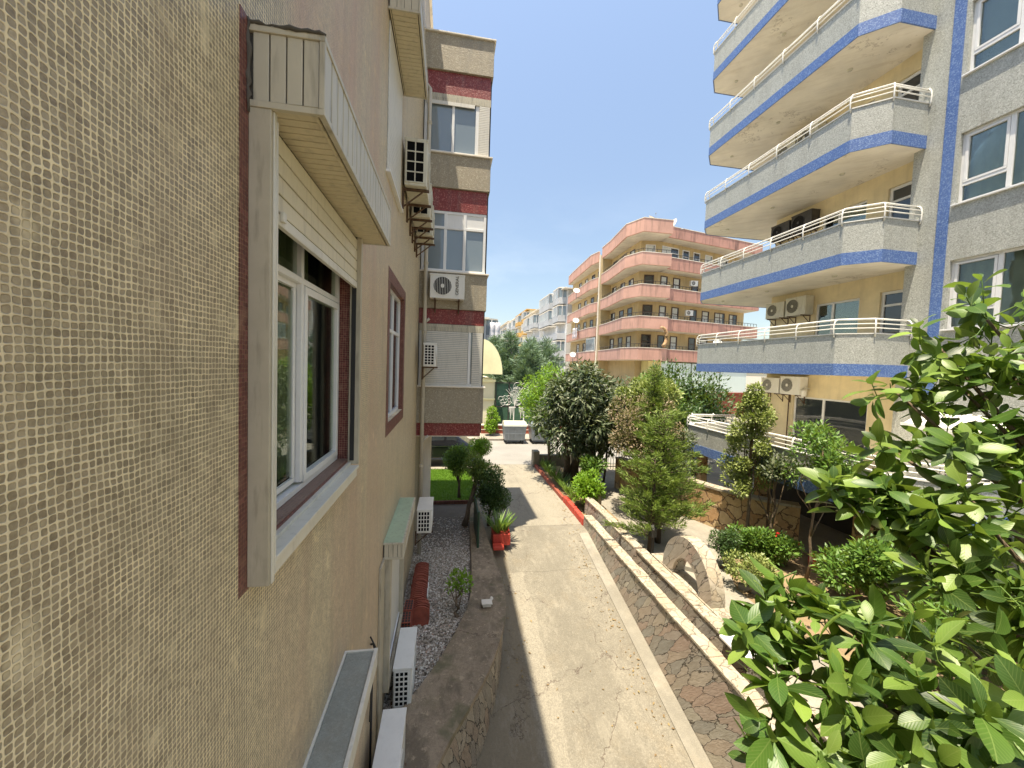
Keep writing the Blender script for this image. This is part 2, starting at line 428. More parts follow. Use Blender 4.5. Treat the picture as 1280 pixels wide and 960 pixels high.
def m_simple(name, col, rough=0.5, metal=None, spec=None):
    return NT(name).done(col, rough, spec, metal)

def m_siding(name, col, axis='wall'):
    return m_paint(name, col, 0.4, 0.06, 0.35, 2.0, 0.05)

M = {}
TAN_T = [(0.20, 0.155, 0.10), (0.30, 0.245, 0.16), (0.235, 0.185, 0.12), (0.39, 0.32, 0.215), (0.265, 0.21, 0.135)]
M['mosaic'] = m_mosaic('tan_mosaic', TAN_T, (0.88, 0.75, 0.50), stain=stain_fill_left)
M['mosaic_red'] = m_mosaic('maroon_mosaic', [(0.085, 0.012, 0.014), (0.13, 0.02, 0.02), (0.10, 0.014, 0.016), (0.22, 0.055, 0.05)], (0.30, 0.17, 0.12), gw=(0.40, 0.47), jitter=0.15)
M['mosaic_band'] = m_pebble_dash('red_band_mosaic', [(0.16, 0.018, 0.018), (0.24, 0.035, 0.03), (0.19, 0.022, 0.02), (0.38, 0.13, 0.11)], 48, 0.4, 0.4, dirt=0.35)
M['mosaic_sill'] = m_mosaic('brown_sill_mosaic', [(0.17, 0.085, 0.065), (0.22, 0.12, 0.095), (0.14, 0.07, 0.055)], (0.34, 0.25, 0.19), axes='floor', gw=(0.40, 0.47), jitter=0.15)
M['mosaic_bay'] = m_pebble_dash('bay_tan_mosaic', [(0.28, 0.24, 0.17), (0.36, 0.31, 0.23), (0.31, 0.265, 0.19), (0.46, 0.41, 0.31)], 50, 0.35, 0.6, dirt=0.6)
M['alu'] = m_paint('white_aluminium', (0.66, 0.63, 0.54), 0.35, 0.07, 0.22, 4, 0.03)
M['alu_beige'] = m_paint('weathered_aluminium', (0.46, 0.41, 0.31), 0.45, 0.12, 0.6, 5, 0.05)
M['pvc'] = m_paint('white_pvc', (0.76, 0.76, 0.75), 0.3, 0.03, 0.1, 4, 0.02)
M['siding'] = m_paint('white_siding', (0.53, 0.485, 0.375), 0.4, 0.08, 0.75, 3, 0.04)
M['siding_under'] = m_paint('cream_siding', (0.62, 0.54, 0.37), 0.5, 0.06, 0.35, 3, 0.04)
M['seam'] = m_simple('dark_seam', (0.09, 0.08, 0.065), 0.9)
M['shutter'] = m_paint('cream_shutter', (0.66, 0.60, 0.45), 0.45, 0.05, 0.3, 4, 0.03)
M['shutter_white'] = m_paint('white_shutter', (0.66, 0.64, 0.58), 0.5, 0.04, 0.2, 4, 0.03)
M['rubber'] = m_simple('black_rubber', (0.02, 0.02, 0.02), 0.7)
M['glass'] = m_glass('window_glass', (0.80, 0.86, 0.82), 0.75)
M['glass_dark'] = NT('dark_window_glass').done((0.03, 0.037, 0.042), 0.04, 0.9)
M['glass_blue'] = NT('bluish_window_glass').done((0.19, 0.235, 0.26), 0.04, 1.0)
M['glass_main'] = m_glass('near_window_glass', (0.85, 0.9, 0.84), 0.35)
M['curtain'] = m_paint('grey_green_curtain', (0.30, 0.33, 0.22), 0.9, 0.15, 0.2, 3, 0.1)
M['curtain_white'] = m_paint('white_curtain', (0.62, 0.64, 0.60), 0.9, 0.1, 0.1, 3, 0.1)
M['room'] = m_simple('dark_room', (0.05, 0.045, 0.04), 0.9)
M['ac'] = m_paint('ac_white_enamel', (0.74, 0.73, 0.68), 0.35, 0.04, 0.1, 3, 0.03)
M['ac_old'] = m_paint('ac_aged_enamel', (0.60, 0.57, 0.46), 0.45, 0.06, 0.5, 3, 0.04, dcol=(0.2, 0.12, 0.05))
M['ac_dark'] = m_simple('ac_coil', (0.008, 0.008, 0.008), 0.9, None, 0.05)
M['ac_black'] = m_paint('near_black_enamel', (0.045, 0.04, 0.037), 0.5, 0.2, 0.2, 3, 0.05)  # near-black casing with slight mottling and streaks
M['rust'] = m_paint('rusty_steel', (0.10, 0.055, 0.03), 0.85, 0.4, 0.5, 14, 0.5)
M['pipe'] = m_paint('grey_pvc_pipe', (0.50, 0.46, 0.38), 0.5, 0.06, 0.3, 2, 0.05)
M['tray'] = m_concrete('grey_metal_tray', (0.34, 0.35, 0.30), False, 0.4, (0.30, 0.21, 0.13))
M['green_top'] = m_paint('pale_green_metal', (0.40, 0.50, 0.34), 0.5, 0.08, 0.45, 4, 0.08, dcol=(0.16, 0.15, 0.10))
M['cable'] = m_simple('black_cable', (0.02, 0.02, 0.02), 0.6)
M['ramp'] = m_concrete('driveway_concrete', (0.235, 0.213, 0.168), joints=True)
M['gutter'] = m_concrete('kerb_concrete', (0.27, 0.25, 0.205), False, 0.3)
M['path'] = m_concrete('path_concrete', (0.31, 0.285, 0.235), False, 0.3)
M['coping'] = m_concrete('mossy_coping_concrete', (0.32, 0.25, 0.175), True, 0.8, (0.15, 0.13, 0.07), grime=True)
M['road'] = m_asphalt('road_asphalt', (0.235, 0.225, 0.205))
M['paving'] = m_concrete('pavement_concrete', (0.33, 0.295, 0.25), False, 0.4)
M['soil'] = m_concrete('garden_soil', (0.27, 0.19, 0.11), False, 0.5, (0.16, 0.17, 0.06))
M['ground'] = m_concrete('ground_dust', (0.30, 0.27, 0.22), False, 0.4)
ST = [(0.38, 0.35, 0.30), (0.48, 0.41, 0.34), (0.34, 0.33, 0.30), (0.50, 0.46, 0.38), (0.46, 0.35, 0.29), (0.43, 0.41, 0.37), (0.56, 0.52, 0.44)]
M['stone'] = m_crazy('crazy_stone_face', ST, (0.10, 0.085, 0.065), 3.9, 0.026, stretch=(1, 1.35, 0.55), shear=0.8)
M['stone_top'] = m_crazy('pale_stone_cap', [(0.38, 0.33, 0.26), (0.45, 0.41, 0.33), (0.40, 0.33, 0.24), (0.47, 0.43, 0.35)], (0.28, 0.24, 0.18), 4.5, 0.03)
M['stone_orange'] = m_crazy('orange_stone_face', [(0.46, 0.27, 0.12), (0.55, 0.38, 0.20), (0.42, 0.24, 0.11), (0.60, 0.45, 0.26), (0.50, 0.30, 0.15)], (0.15, 0.09, 0.05), 2.7, 0.045)
M['stone_slate'] = m_crazy('slate_stone_face', [(0.30, 0.27, 0.22), (0.42, 0.36, 0.28), (0.25, 0.23, 0.20), (0.36, 0.28, 0.21)], (0.07, 0.06, 0.05), 4.0, 0.03, stretch=(1.5, 1.6, 0.45), shear=0.5)
M['gravel'] = m_simple('gravel', (0.5, 0.48, 0.44), 0.8)
def gm():
    t = NT('pale_gravel'); r = t.geo().outputs['Random Per Island']
    return t.done(t.ramp(r, [(0, (0.17, 0.14, 0.10)), (0.35, (0.34, 0.29, 0.23)), (0.65, (0.50, 0.45, 0.38)), (0.9, (0.70, 0.67, 0.60)), (1, (0.40, 0.25, 0.18))]), 0.75, 0.4)
M['gravel'] = gm()
M['gravel_bed'] = m_concrete('dark_gravel_soil', (0.20, 0.17, 0.14), False, 0.4)
M['brickred'] = m_paint('red_clay', (0.30, 0.072, 0.042), 0.85, 0.25, 0.3, 9, 0.3)
M['redpaint'] = m_paint('red_painted_concrete', (0.52, 0.055, 0.035), 0.6, 0.18, 0.3, 6, 0.2)
M['grey_mosaic'] = m_pebble_dash('grey_fleck_mosaic', [(0.24, 0.25, 0.22), (0.42, 0.43, 0.39), (0.32, 0.33, 0.295), (0.53, 0.54, 0.50), (0.38, 0.385, 0.35)], 58, 0.35, 0.5, (1, 1, 1), 0.4)  # vertical streaks stand in for rail post shadows, put into the colour
M['blue_mosaic'] = m_pebble_dash('blue_mosaic', [(0.06, 0.125, 0.33), (0.085, 0.165, 0.40), (0.07, 0.14, 0.36), (0.19, 0.29, 0.50), (0.065, 0.135, 0.345)], 42, 0.35, 0.4, (1, 1, 1), 0.08)
M['cream'] = m_plaster('cream_wall', (0.78, 0.66, 0.42), amt=0.2)
M['soffit'] = m_plaster('white_soffit', (0.84, 0.78, 0.67), (0.36, 0.26, 0.14), 0.3, 0.6, peel=True)
M['rail'] = m_paint('white_rail_paint', (0.78, 0.77, 0.72), 0.35, 0.04, 0.15, 6, 0.03)
M['pink'] = m_plaster('pink_plaster', (0.62, 0.36, 0.285), (0.20, 0.12, 0.10), 0.75, 0.5)
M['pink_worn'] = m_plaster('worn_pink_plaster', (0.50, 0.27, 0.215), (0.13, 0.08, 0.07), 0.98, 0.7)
M['ochre'] = m_plaster('ochre_plaster', (0.56, 0.43, 0.235), amt=0.35, scale=0.5)
M['slabwhite'] = m_plaster('pale_slab', (0.76, 0.70, 0.60), amt=0.35, scale=0.5)
M['brownframe'] = m_simple('brown_window_frame', (0.075, 0.04, 0.03), 0.5)
M['yellow'] = m_plaster('pale_yellow_plaster', (0.70, 0.62, 0.30), amt=0.2, scale=0.5)
M['awning'] = m_plaster('yellow_canvas', (0.93, 0.88, 0.55), (0.5, 0.45, 0.25), 0.15, 0.5, 0.05)
M['bldwhite'] = m_plaster('far_white_plaster', (0.66, 0.66, 0.65), (0.35, 0.34, 0.33), 0.3, 0.3)
M['bldgrey'] = m_plaster('far_grey_plaster', (0.46, 0.48, 0.50), (0.25, 0.25, 0.25), 0.3, 0.3)
M['bldcream'] = m_plaster('far_cream_plaster', (0.74, 0.69, 0.50), (0.4, 0.36, 0.25), 0.2, 0.3)
M['bldorange'] = m_plaster('far_orange_plaster', (0.62, 0.38, 0.13), (0.3, 0.2, 0.1), 0.3, 0.3)
M['frost'] = m_paint('frosted_panel', (0.62, 0.72, 0.68), 0.3, 0.05, 0.1, 0.5, 0.02)
M['iron'] = m_simple('dark_iron', (0.035, 0.033, 0.03), 0.6)
M['galv'] = m_paint('galvanised_steel', (0.25, 0.28, 0.31), 0.4, 0.08, 0.25, 3, 0.05, 0.3)
M['greennet'] = m_paint('green_net_screen', (0.05, 0.13, 0.085), 0.8, 0.2, 0.2, 4, 0.2)
M['carpaint'] = NT('black_car_paint').done((0.012, 0.013, 0.016), 0.15, 0.7)
M['chrome'] = m_simple('chrome', (0.6, 0.6, 0.6), 0.2, 1.0)
M['tyre'] = m_simple('tyre', (0.02, 0.02, 0.02), 0.9)
M['plastic_red'] = m_simple('red_plastic', (0.60, 0.02, 0.02), 0.35)
M['bark'] = m_bark('bark', (0.17, 0.125, 0.085))
M['bark_dark'] = m_bark('dark_bark', (0.10, 0.075, 0.055))
M['greenpost'] = m_paint('dark_green_paint', (0.02, 0.06, 0.035), 0.5, 0.2, 0.2, 4, 0.1)
M['wood'] = m_bark('dark_wood', (0.16, 0.07, 0.05))
M['laundry'] = m_paint('white_cloth', (0.7, 0.68, 0.72), 0.9, 0.05, 0.0, 3, 0.05)
M['flower'] = m_simple('red_flower', (0.65, 0.02, 0.03), 0.5)
# leaves
M['L_big'] = m_leaf('broad_leaf', (0.014, 0.038, 0.009), (0.065, 0.145, 0.024), (0.26, 0.38, 0.07), 0.42, 0.28, 0.45, True)
M['L_loquat'] = m_leaf('loquat_leaf', (0.010, 0.020, 0.008), (0.045, 0.072, 0.028), (0.30, 0.31, 0.19), 0.5, 0.12, 0.5)
M['L_lime'] = m_leaf('lime_leaf', (0.09, 0.20, 0.015), (0.15, 0.29, 0.022), (0.22, 0.37, 0.035), 0.5, 0.4)
M['L_green'] = m_leaf('mid_green_leaf', (0.025, 0.07, 0.012), (0.09, 0.19, 0.03), (0.23, 0.35, 0.08), 0.5, 0.3)
M['L_dark'] = m_leaf('dark_green_leaf', (0.02, 0.05, 0.014), (0.035, 0.08, 0.02), (0.07, 0.13, 0.03), 0.5, 0.2)
M['L_bronze'] = m_leaf('bronze_leaf', (0.04, 0.05, 0.018), (0.16, 0.12, 0.06), (0.46, 0.33, 0.25), 0.5, 0.25)
M['L_cedar'] = m_leaf('cedar_needle', (0.07, 0.13, 0.075), (0.14, 0.22, 0.14), (0.26, 0.35, 0.24), 0.6, 0.15)
M['L_cypress'] = m_leaf('cypress_spray', (0.04, 0.08, 0.015), (0.14, 0.21, 0.04), (0.30, 0.38, 0.09), 0.6, 0.25)
M['L_box'] = m_leaf('gold_green_leaf', (0.09, 0.13, 0.03), (0.21, 0.25, 0.07), (0.36, 0.38, 0.14), 0.5, 0.25)
M['L_litter'] = m_leaf('dry_leaf', (0.10, 0.06, 0.03), (0.20, 0.13, 0.06), (0.34, 0.27, 0.12), 0.7, 0.1)
M['L_grass'] = m_leaf('grass_blade', (0.07, 0.17, 0.015), (0.12, 0.25, 0.02), (0.18, 0.32, 0.03), 0.6, 0.3)

# ------------------------------------------------------------------ foliage
def leaf_mesh(name, mat, pos, axis, nrm, L, W, parent=None, big=False, droop=0.18, fold=0.25, local=False):
    N = len(pos); ax = axis / np.linalg.norm(axis, axis=1)[:, None]
    nn = nrm - ax * np.sum(nrm * ax, 1)[:, None]; nn /= (np.linalg.norm(nn, axis=1)[:, None] + 1e-9)
    sd = np.cross(ax, nn)
    if big:
        ts = [(0, .03), (.08, .08), (.24, .33), (.46, .48), (.66, .49), (.84, .34), (.95, .13), (1, 0.01)]
        tv = []; luv = []
        for t, w in ts:
            for s in (-1, 0, 1):
                tv.append((t, w * s, -droop * t * t, abs(w * s) * fold * 2)); luv.append((t, 2 * w * s, 0))
        fs = []
        for i in range(len(ts) - 1):
            for s in (0, 1):
                a = i * 3 + s; fs.append((a, a + 1, a + 4, a + 3))
    else:
        tv = [(0, 0, 0, 0), (.45, .5, -droop * .2, fold * .5), (1, 0, -droop, 0), (.45, -.5, -droop * .2, fold * .5), (.5, 0, -droop * .25, -0.0)]
        fs = [(0, 1, 4), (1, 2, 4), (2, 3, 4), (3, 0, 4)]; fs = [(0, 4, 2, 1), (0, 3, 2, 4)]
        luv = None
    k = len(tv); V = np.empty((N, k, 3))
    for i, (a, b, c, d) in enumerate(tv):
        V[:, i] = pos + ax * (a * L)[:, None] + sd * (b * W)[:, None] + nn * (c * L + d * W)[:, None]
    me = bpy.data.meshes.new(name)
    F = np.array(fs, dtype=np.int64); nf = len(fs); cs = F.shape[1]
    idx = (F[None] + (np.arange(N) * k)[:, None, None]).reshape(-1)
    me.vertices.add(N * k); me.vertices.foreach_set('co', V.reshape(-1).astype(np.float32))
    me.loops.add(len(idx)); me.loops.foreach_set('vertex_index', idx.astype(np.int32))
    me.polygons.add(N * nf); me.polygons.foreach_set('loop_start', (np.arange(N * nf) * cs).astype(np.int32))
    me.polygons.foreach_set('loop_total', np.full(N * nf, cs, dtype=np.int32))
    me.update(calc_edges=True)
    if luv is not None:
        at = me.attributes.new('luv', 'FLOAT_VECTOR', 'POINT')
        at.data.foreach_set('vector', np.tile(np.array(luv, dtype=np.float32), (N, 1)).reshape(-1))
    return link_mesh(name, me, mat, parent, local, smooth=big)

def rdir(n):
    d = RNG.normal(size=(n, 3)); return d / np.linalg.norm(d, axis=1)[:, None]

def clump_points(clumps, n, shell=2.0):
    C = np.array([c[0] for c in clumps], float); Rr = np.array([c[1] if hasattr(c[1], '__len__') else (c[1],) * 3 for c in clumps], float)
    w = np.prod(Rr, 1) ** (2 / 3); w /= w.sum()
    i = RNG.choice(len(clumps), n, p=w); d = rdir(n); r = RNG.random(n) ** (1 / (3.0 * shell)) if shell > 0 else RNG.random(n) ** .33
    r = r * (0.85 + 0.3 * RNG.random(n))
    return C[i] + d * Rr[i] * r[:, None], d, i

def sub_clumps(c, r, n, rs, flat=1.0, seed=None):
    """uneven crown: small clumps scattered in an ellipsoid"""
    rx, ry, rz = r if hasattr(r, '__len__') else (r, r, r); out = []
    for k in range(n):
        d = rdir(1)[0]; q = RNG.random() ** 0.45
        out.append(((c[0] + d[0]*rx*q, c[1] + d[1]*ry*q, c[2] + d[2]*rz*q), rs * (0.65 + 0.7 * RNG.random())))
    return out

def foliage(name, mat, clumps, n, L, W, parent, up=0.5, outw=1.0, droop=0.2, big=False, shell=1.5, fold=0.25, tex=0.35):
    p, d, i = clump_points(clumps, n, shell)
    ax = d * outw + rdir(n) * 0.8 + np.array([0, 0, up])
    nr = np.array([0, 0, 1.0]) + rdir(n) * 0.6 + d * 0.5
    Ls = L * (1 - tex + 2 * tex * RNG.random(n)); return leaf_mesh(name, mat, p, ax, nr, Ls, Ls * W, parent, big, droop, fold)

def limb_tree(parent, name, mat, base, top, clumps, r0, r1=0.02, wob=0.06, forks=None, seg=8):
    """tapered trunk with limbs that run out to the clumps"""
    mb = MB(); base = Vector(base); top = Vector(top)
    pts = []; k = 7
    for i in range(k):
        t = i / (k - 1); p = base.lerp(top, t)
        if 0 < i < k - 1: p += Vector((random.uniform(-wob, wob), random.uniform(-wob, wob), 0))
        pts.append(p)
    rad = [r0 * (1.25 if i == 0 else 1) * (1 - 0.62 * i / (k - 1)) for i in range(k)]
    mb.tube(pts, rad, seg)
    cl = list(clumps); random.shuffle(cl)
    for c in cl[:(forks or 14)]:
        e = Vector(c[0]); i = random.randint(2, k - 1); s = pts[i]
        if s.z > e.z: s = pts[max(1, i - 2)]
        mid = s.lerp(e, 0.5) + Vector((random.uniform(-.1, .1), random.uniform(-.1, .1), -0.05)) * (e - s).length
        ra = min(rad[i] * 0.6, r0 * 0.45)
        mb.tube([s, s.lerp(mid, .5), mid, mid.lerp(e, .55), e], [ra, ra * .8, ra * .62, ra * .42, ra * .2], 6)
    return mb.build(name, mat, parent, smooth=True, merge=False)

def tree(name, label, cat, base, clumps, n, L, W, leafmat, bark='bark', top=None, r0=0.1, group=None, forks=12, **kw):
    t = thing(name, label, cat, base, 0, group)
    zc = sum(c[0][2] for c in clumps) / len(clumps)
    if top is None:
        top = (sum(c[0][0] for c in clumps) / len(clumps), sum(c[0][1] for c in clumps) / len(clumps), zc + 0.2)
    limb_tree(t, 'trunk', M[bark], base, top, clumps, r0, forks=forks)
    foliage('crown', M[leafmat], clumps, n, L, W, t, **kw)
    return t

# ================================================================== SETTING
def struct(name, mb, mat, bevel=0.0): return tag(mb.build(name, mat, bevel=bevel), kind='structure')
W = -0.76                                   # plane of the left-hand facade
def rampz(y): return 0.0 if y > 10.4 else (-(10.4 - y) * 0.222 if y > 1.5 else -1.976)

# ground: one sheet to the horizon with the sunken ramp cut out of it
g = MB()
B = 900
g.face([(-B, 10.4, -.02), (B, 10.4, -.02), (B, B, -.02), (-B, B, -.02)])
g.face([(-B, -B, -.02), (-.9, -B, -.02), (-.9, 10.4, -.02), (-B, 10.4, -.02)])
g.face([(4.2, -B, -.02), (B, -B, -.02), (B, 10.4, -.02), (4.2, 10.4, -.02)])
g.face([(-.9, -B, -.02), (4.2, -B, -.02), (4.2, -8, -.02), (-.9, -8, -.02)])
struct('ground', g, M['ground'])

# cracked concrete drive sloping down between the walls
g = MB(); ys = [17.9, 14.5, 12.2, 11.0, 10.4, 9.8, 8.5, 7, 5.5, 4, 2.5, 1.5, -2, -8]
bm_pts = []
for i in range(len(ys) - 1):
    a, b = ys[i], ys[i+1]
    x0a = -.95 if a <= 10.4 else 1.0; x0b = -.95 if b < 10.4 else 1.0
    if b >= 10.4: x0a = x0b = 0.9
    g.face([(x0b, b, rampz(b)), (4.08, b, rampz(b)), (4.08, a, rampz(a)), (x0a if a != 10.4 else x0b, a, rampz(a))])
struct('driveway', g, M['ramp'])
g = MB()                                     # raised concrete strip at the foot of the wall
ys2 = [10.3, 8.5, 7, 5.5, 4, 2.5, 1.5, -3]
for i in range(len(ys2) - 1):
    a, b = ys2[i], ys2[i+1]
    za, zb = rampz(a), rampz(b); w = .30
    q = [(4.08 - w, b), (4.06, b), (4.06, a), (4.08 - w, a)]
    zz = [zb, zb, za, za]
    top = [(x, y, z + .018) for (x, y), z in zip(q, zz)]; bot = [(x, y, z - .05) for (x, y), z in zip(q, zz)]
    g.face(top); 
    for j in range(4): g.face([bot[j], bot[(j+1) % 4], top[(j+1) % 4], top[j]])
struct('kerb', g, M['gutter'])

g = MB(); g.face([(-60, 17.9, .004), (90, 17.9, .004), (90, 23.6, .004), (-60, 23.6, .004)]); struct('road', g, M['road'])
g = MB(); g.box(-60, 90, 23.6, 25.6, -.05, .13); struct('pavement', g, M['paving'], .02)
g = MB(); g.face([(5.5, 25.6, 0.0), (16.0, 25.6, 0.0), (16.0, 300, 0.0), (5.5, 300, 0.0)]); struct('street', g, M['road'])
g = MB(); g.face([(4.72, -6, .01), (6.3, -6, .01), (6.3, 7.2, .01), (7.0, 8.6, .01), (8.3, 8.9, .01), (8.8, 9.6, .01), (7.9, 12.2, .01), (7.5, 17.2, .01), (4.72, 17.2, .01)])
struct('garden_path', g, M['path'])
g = MB(); g.face([(6.3, -6, .006), (11.5, -6, .006), (11.5, 8.6, .006), (7.0, 8.6, .006), (6.3, 7.2, .006)])
struct('garden_soil', g, M['soil'])
# garden strip by the left building
g = MB(); g.prism([(W - .1, 4.5), (-.45, 5.0), (.05, 5.97), (.52, 7.1), (.68, 9.6), (.8, 12.9), (W - .1, 12.9)], -1.5, .03); struct('gravel_soil', g, M['gravel_bed'])

def instances_small(name, pts, size, mat, kind=True):
    tv = np.array([(1,0,0),(0,1,0),(-1,0,0),(0,-1,0),(0,0,.7),(0,0,-.7)], float)
    fs = np.array([(0,1,4),(1,2,4),(2,3,4),(3,0,4),(1,0,5),(2,1,5),(3,2,5),(0,3,5)])
    N = len(pts); a = RNG.random(N) * 6.28; sc = size * (0.5 + RNG.random(N))
    st = 0.6 + 0.8 * RNG.random((N, 3))
    V = tv[None] * st[:, None]; V = V + RNG.normal(size=V.shape) * 0.15
    ca, sa = np.cos(a)[:, None], np.sin(a)[:, None]
    X = V[..., 0] * ca - V[..., 1] * sa; Y = V[..., 0] * sa + V[..., 1] * ca
    V = np.stack([X, Y, V[..., 2] * .8], -1) * sc[:, None, None] + pts[:, None]
    me = bpy.data.meshes.new(name)
    me.from_pydata(V.reshape(-1, 3).tolist(), [], (fs[None] + (np.arange(N) * 6)[:, None, None]).reshape(-1, 3).tolist())
    return link_mesh(name, me, mat)
def inpoly(x, y, poly):
    r = np.zeros(len(x), bool); j = len(poly) - 1
    for i in range(len(poly)):
        xi, yi = poly[i]; xj, yj = poly[j]
        r ^= ((yi > y) != (yj > y)) & (x < (xj - xi) * (y - yi) / (yj - yi + 1e-12) + xi); j = i
    return r
bed = [(W, 4.7), (-.48, 5.05), (0, 5.97), (.48, 7.1), (.63, 9.6), (.72, 11.6), (W, 11.6)]
x = RNG.uniform(W, .8, 36000); y = RNG.uniform(4.7, 11.6, 36000)
k = inpoly(x, y, bed) & (RNG.random(36000) < np.clip((10.6 - y) / 1.6, 0.10, 1))
tag(instances_small('gravel', np.stack([x[k], y[k], 0.04 + RNG.random(k.sum()) * .02], 1), .0165, M['gravel']), 'loose pale gravel chips covering the narrow bed beside the left facade', 'gravel', kind='stuff')

# lawn
g = MB(); g.box(W, 1.05, 12.95, 16.9, -.05, .06); struct('lawn', g, M['L_grass'])
n = 14000; p = np.stack([RNG.uniform(W, 1.05, n), RNG.uniform(12.95, 16.9, n), np.full(n, .05)], 1)
o = leaf_mesh('grass', M['L_grass'], p, rdir(n) * .5 + np.array([0, 0, 1.0]), rdir(n), .05 + .04 * RNG.random(n), np.full(n, .014))
tag(o, 'short bright grass on the small lawn beneath the projecting bay', 'grass', kind='stuff')

# retaining wall that curves round the gravel bed
outer = [(1.05, 12.5), (1.08, 11.0), (1.14, 9.5), (1.26, 7.9), (1.20, 6.9), (.86, 5.8), (.44, 5.0), (.06, 4.4), (-.26, 3.6), (-.44, 2.6), (-.58, 1.0)]
inner = [(.74, 12.5), (.70, 11.0), (.66, 9.6), (.60, 8.1), (.50, 7.1), (.05, 5.97), (-.25, 5.4), (-.50, 5.0), (-.70, 4.6), (-.74, 3.4), (-.75, 1.0)]
def smooth_path(p, it=2):
    for _ in range(it):
        q = [p[0]]
        for a, b in zip(p[:-1], p[1:]):
            q += [(a[0]*.75+b[0]*.25, a[1]*.75+b[1]*.25), (a[0]*.25+b[0]*.75, a[1]*.25+b[1]*.75)]
        q.append(p[-1]); p = q
    return p
outer = smooth_path(outer); inner = smooth_path(inner)
rw = thing('retaining_wall', 'curved low retaining wall with mossy concrete coping around the gravel bed', 'wall', (.9, 7.5, rampz(7.5)))
g = MB(); k = len(outer)
for i in range(k - 1):
    a, b, c, d = outer[i], outer[i+1], inner[i+1], inner[i]
    ins = lambda p, q, f: (p[0]+(q[0]-p[0])*f, p[1]+(q[1]-p[1])*f)
    a2, b2 = ins(a, d, .06), ins(b, c, .06)
    g.face([(a2[0], a2[1], -2.1), (b2[0], b2[1], -2.1), (b2[0], b2[1], .06), (a2[0], a2[1], .06)])
    g.face([(d[0], d[1], -2.1), (c[0], c[1], -2.1), (c[0], c[1], .06), (d[0], d[1], .06)])
for (P, Q) in ((outer[0], inner[0]), (outer[-1], inner[-1])): g.face([(P[0], P[1], -2.1), (Q[0], Q[1], -2.1), (Q[0], Q[1], .06), (P[0], P[1], .06)])
g.build('wall_face', M['stone_slate'], rw)
g = MB()
for i in range(k - 1):
    a, b, c, d = outer[i], outer[i+1], inner[i+1], inner[i]
    za = .13 + .02 * noise.noise(Vector((a[0]*3, a[1]*3, 0))); zb = .13 + .02 * noise.noise(Vector((b[0]*3, b[1]*3, 0)))
    g.face([(a[0], a[1], za), (b[0], b[1], zb), (c[0], c[1], zb + .01), (d[0], d[1], za + .01)])
    g.face([(a[0], a[1], .055), (b[0], b[1], .055), (b[0], b[1], zb), (a[0], a[1], za)])
    g.face([(d[0], d[1], .03), (c[0], c[1], .03), (c[0], c[1], zb + .01), (d[0], d[1], za + .01)])
g.face([(*outer[0], .055), (*inner[0], .055), (*inner[0], .14), (*outer[0], .13)])
g.build('coping', M['coping'], rw)

# ---- the two stone walls at the right of the drive
def stonewall(name, label, x0, x1, y0, y1, top, zb, steps=None):
    t = thing(name, label, 'wall', ((x0+x1)/2, (y0+y1)/2, zb))
    a = MB(); b = MB()
    for (ya, yb, tp, dx) in (steps or [(y0, y1, top, 0)]):
        a.box(x0 + .015 + dx, x1 - .015 + dx, ya, yb, zb, tp - .045)
        yc = ya
        while yc < yb - .05:
            l_ = min(random.uniform(.28, .52), yb - yc); j = lambda: random.uniform(-.010, .010)
            b.box(x0 + dx + j(), x1 + dx + j(), yc + .002, yc + l_ - .003, tp - .05, tp + j() * .6); yc += l_
        a.box(x0 + .02 + dx, x1 - .02 + dx, ya, yb, tp - .05, tp - .012)
    a.build('stone_face', M['stone'], t)
    b.build('cap', M['stone_top'], t, bevel=.008)
    return t
stonewall('stone_wall', 'lower crazy paved stone wall right beside the sloping driveway', 4.06, 4.31, -6, 10.75, .33, -2.2)
stonewall('stone_wall', 'upper crazy paved stone wall behind the lower one, carrying the small arch', 4.50, 4.74, -6, 11.6, .47, -.6,
          [(-6, 8.35, .45, 0), (8.35, 9.6, .50, -.06), (9.6, 11.6, .58, -.10)])
g = MB(); g.face([(4.25, -6, -.006), (4.55, -6, -.006), (4.55, 11, -.006), (4.25, 11, -.006)]); struct('drain', g, M['soil'])

# arch on the upper wall
ar = thing('stone_arch', 'small half round stone arch standing on the upper wall', 'arch', (4.92, 7.0, .4))
g = MB(); c = (6.85, .46); n = 22; ri, ro = .38, .72; x0, x1 = 4.78, 5.06
cols = MB()
for i in range(n):
    a0 = math.pi * i / n; a1 = math.pi * (i + 1) / n
    P = lambda r, a: (c[0] + 1.12 * r * math.cos(a), c[1] + 1.25 * r * math.sin(a))
    q = [P(ri, a0), P(ro, a0), P(ro, a1), P(ri, a1)]
    A = [(x0, u, v) for u, v in q]; Bq = [(x1, u, v) for u, v in q]
    g.face(A); g.face(Bq[::-1])
    g.face([A[1], Bq[1], Bq[2], A[2]], 1); g.face([A[0], A[3], Bq[3], Bq[0]], 0)
g.build('arch_ring', [M['stone'], M['stone_top']], ar)
g = MB(); g.box(4.755, 5.10, 5.6, 8.1, -.02, .455); g.build('plinth', M['stone_top'], ar, bevel=.01)

# second, partly hidden arch and posts farther along
ar2 = thing('stone_pillar', 'worn pale stone pillar with rounded top behind the red kerb', 'pillar', (4.9, 11.9, 0))
g = MB(); g.box(4.72, 5.02, 11.7, 12.1, 0, .8); g.tube([(4.72, 11.9, .8), (5.02, 11.9, .8)], .2, 14); g.build('pillar', M['stone_top'], ar2, bevel=.02)

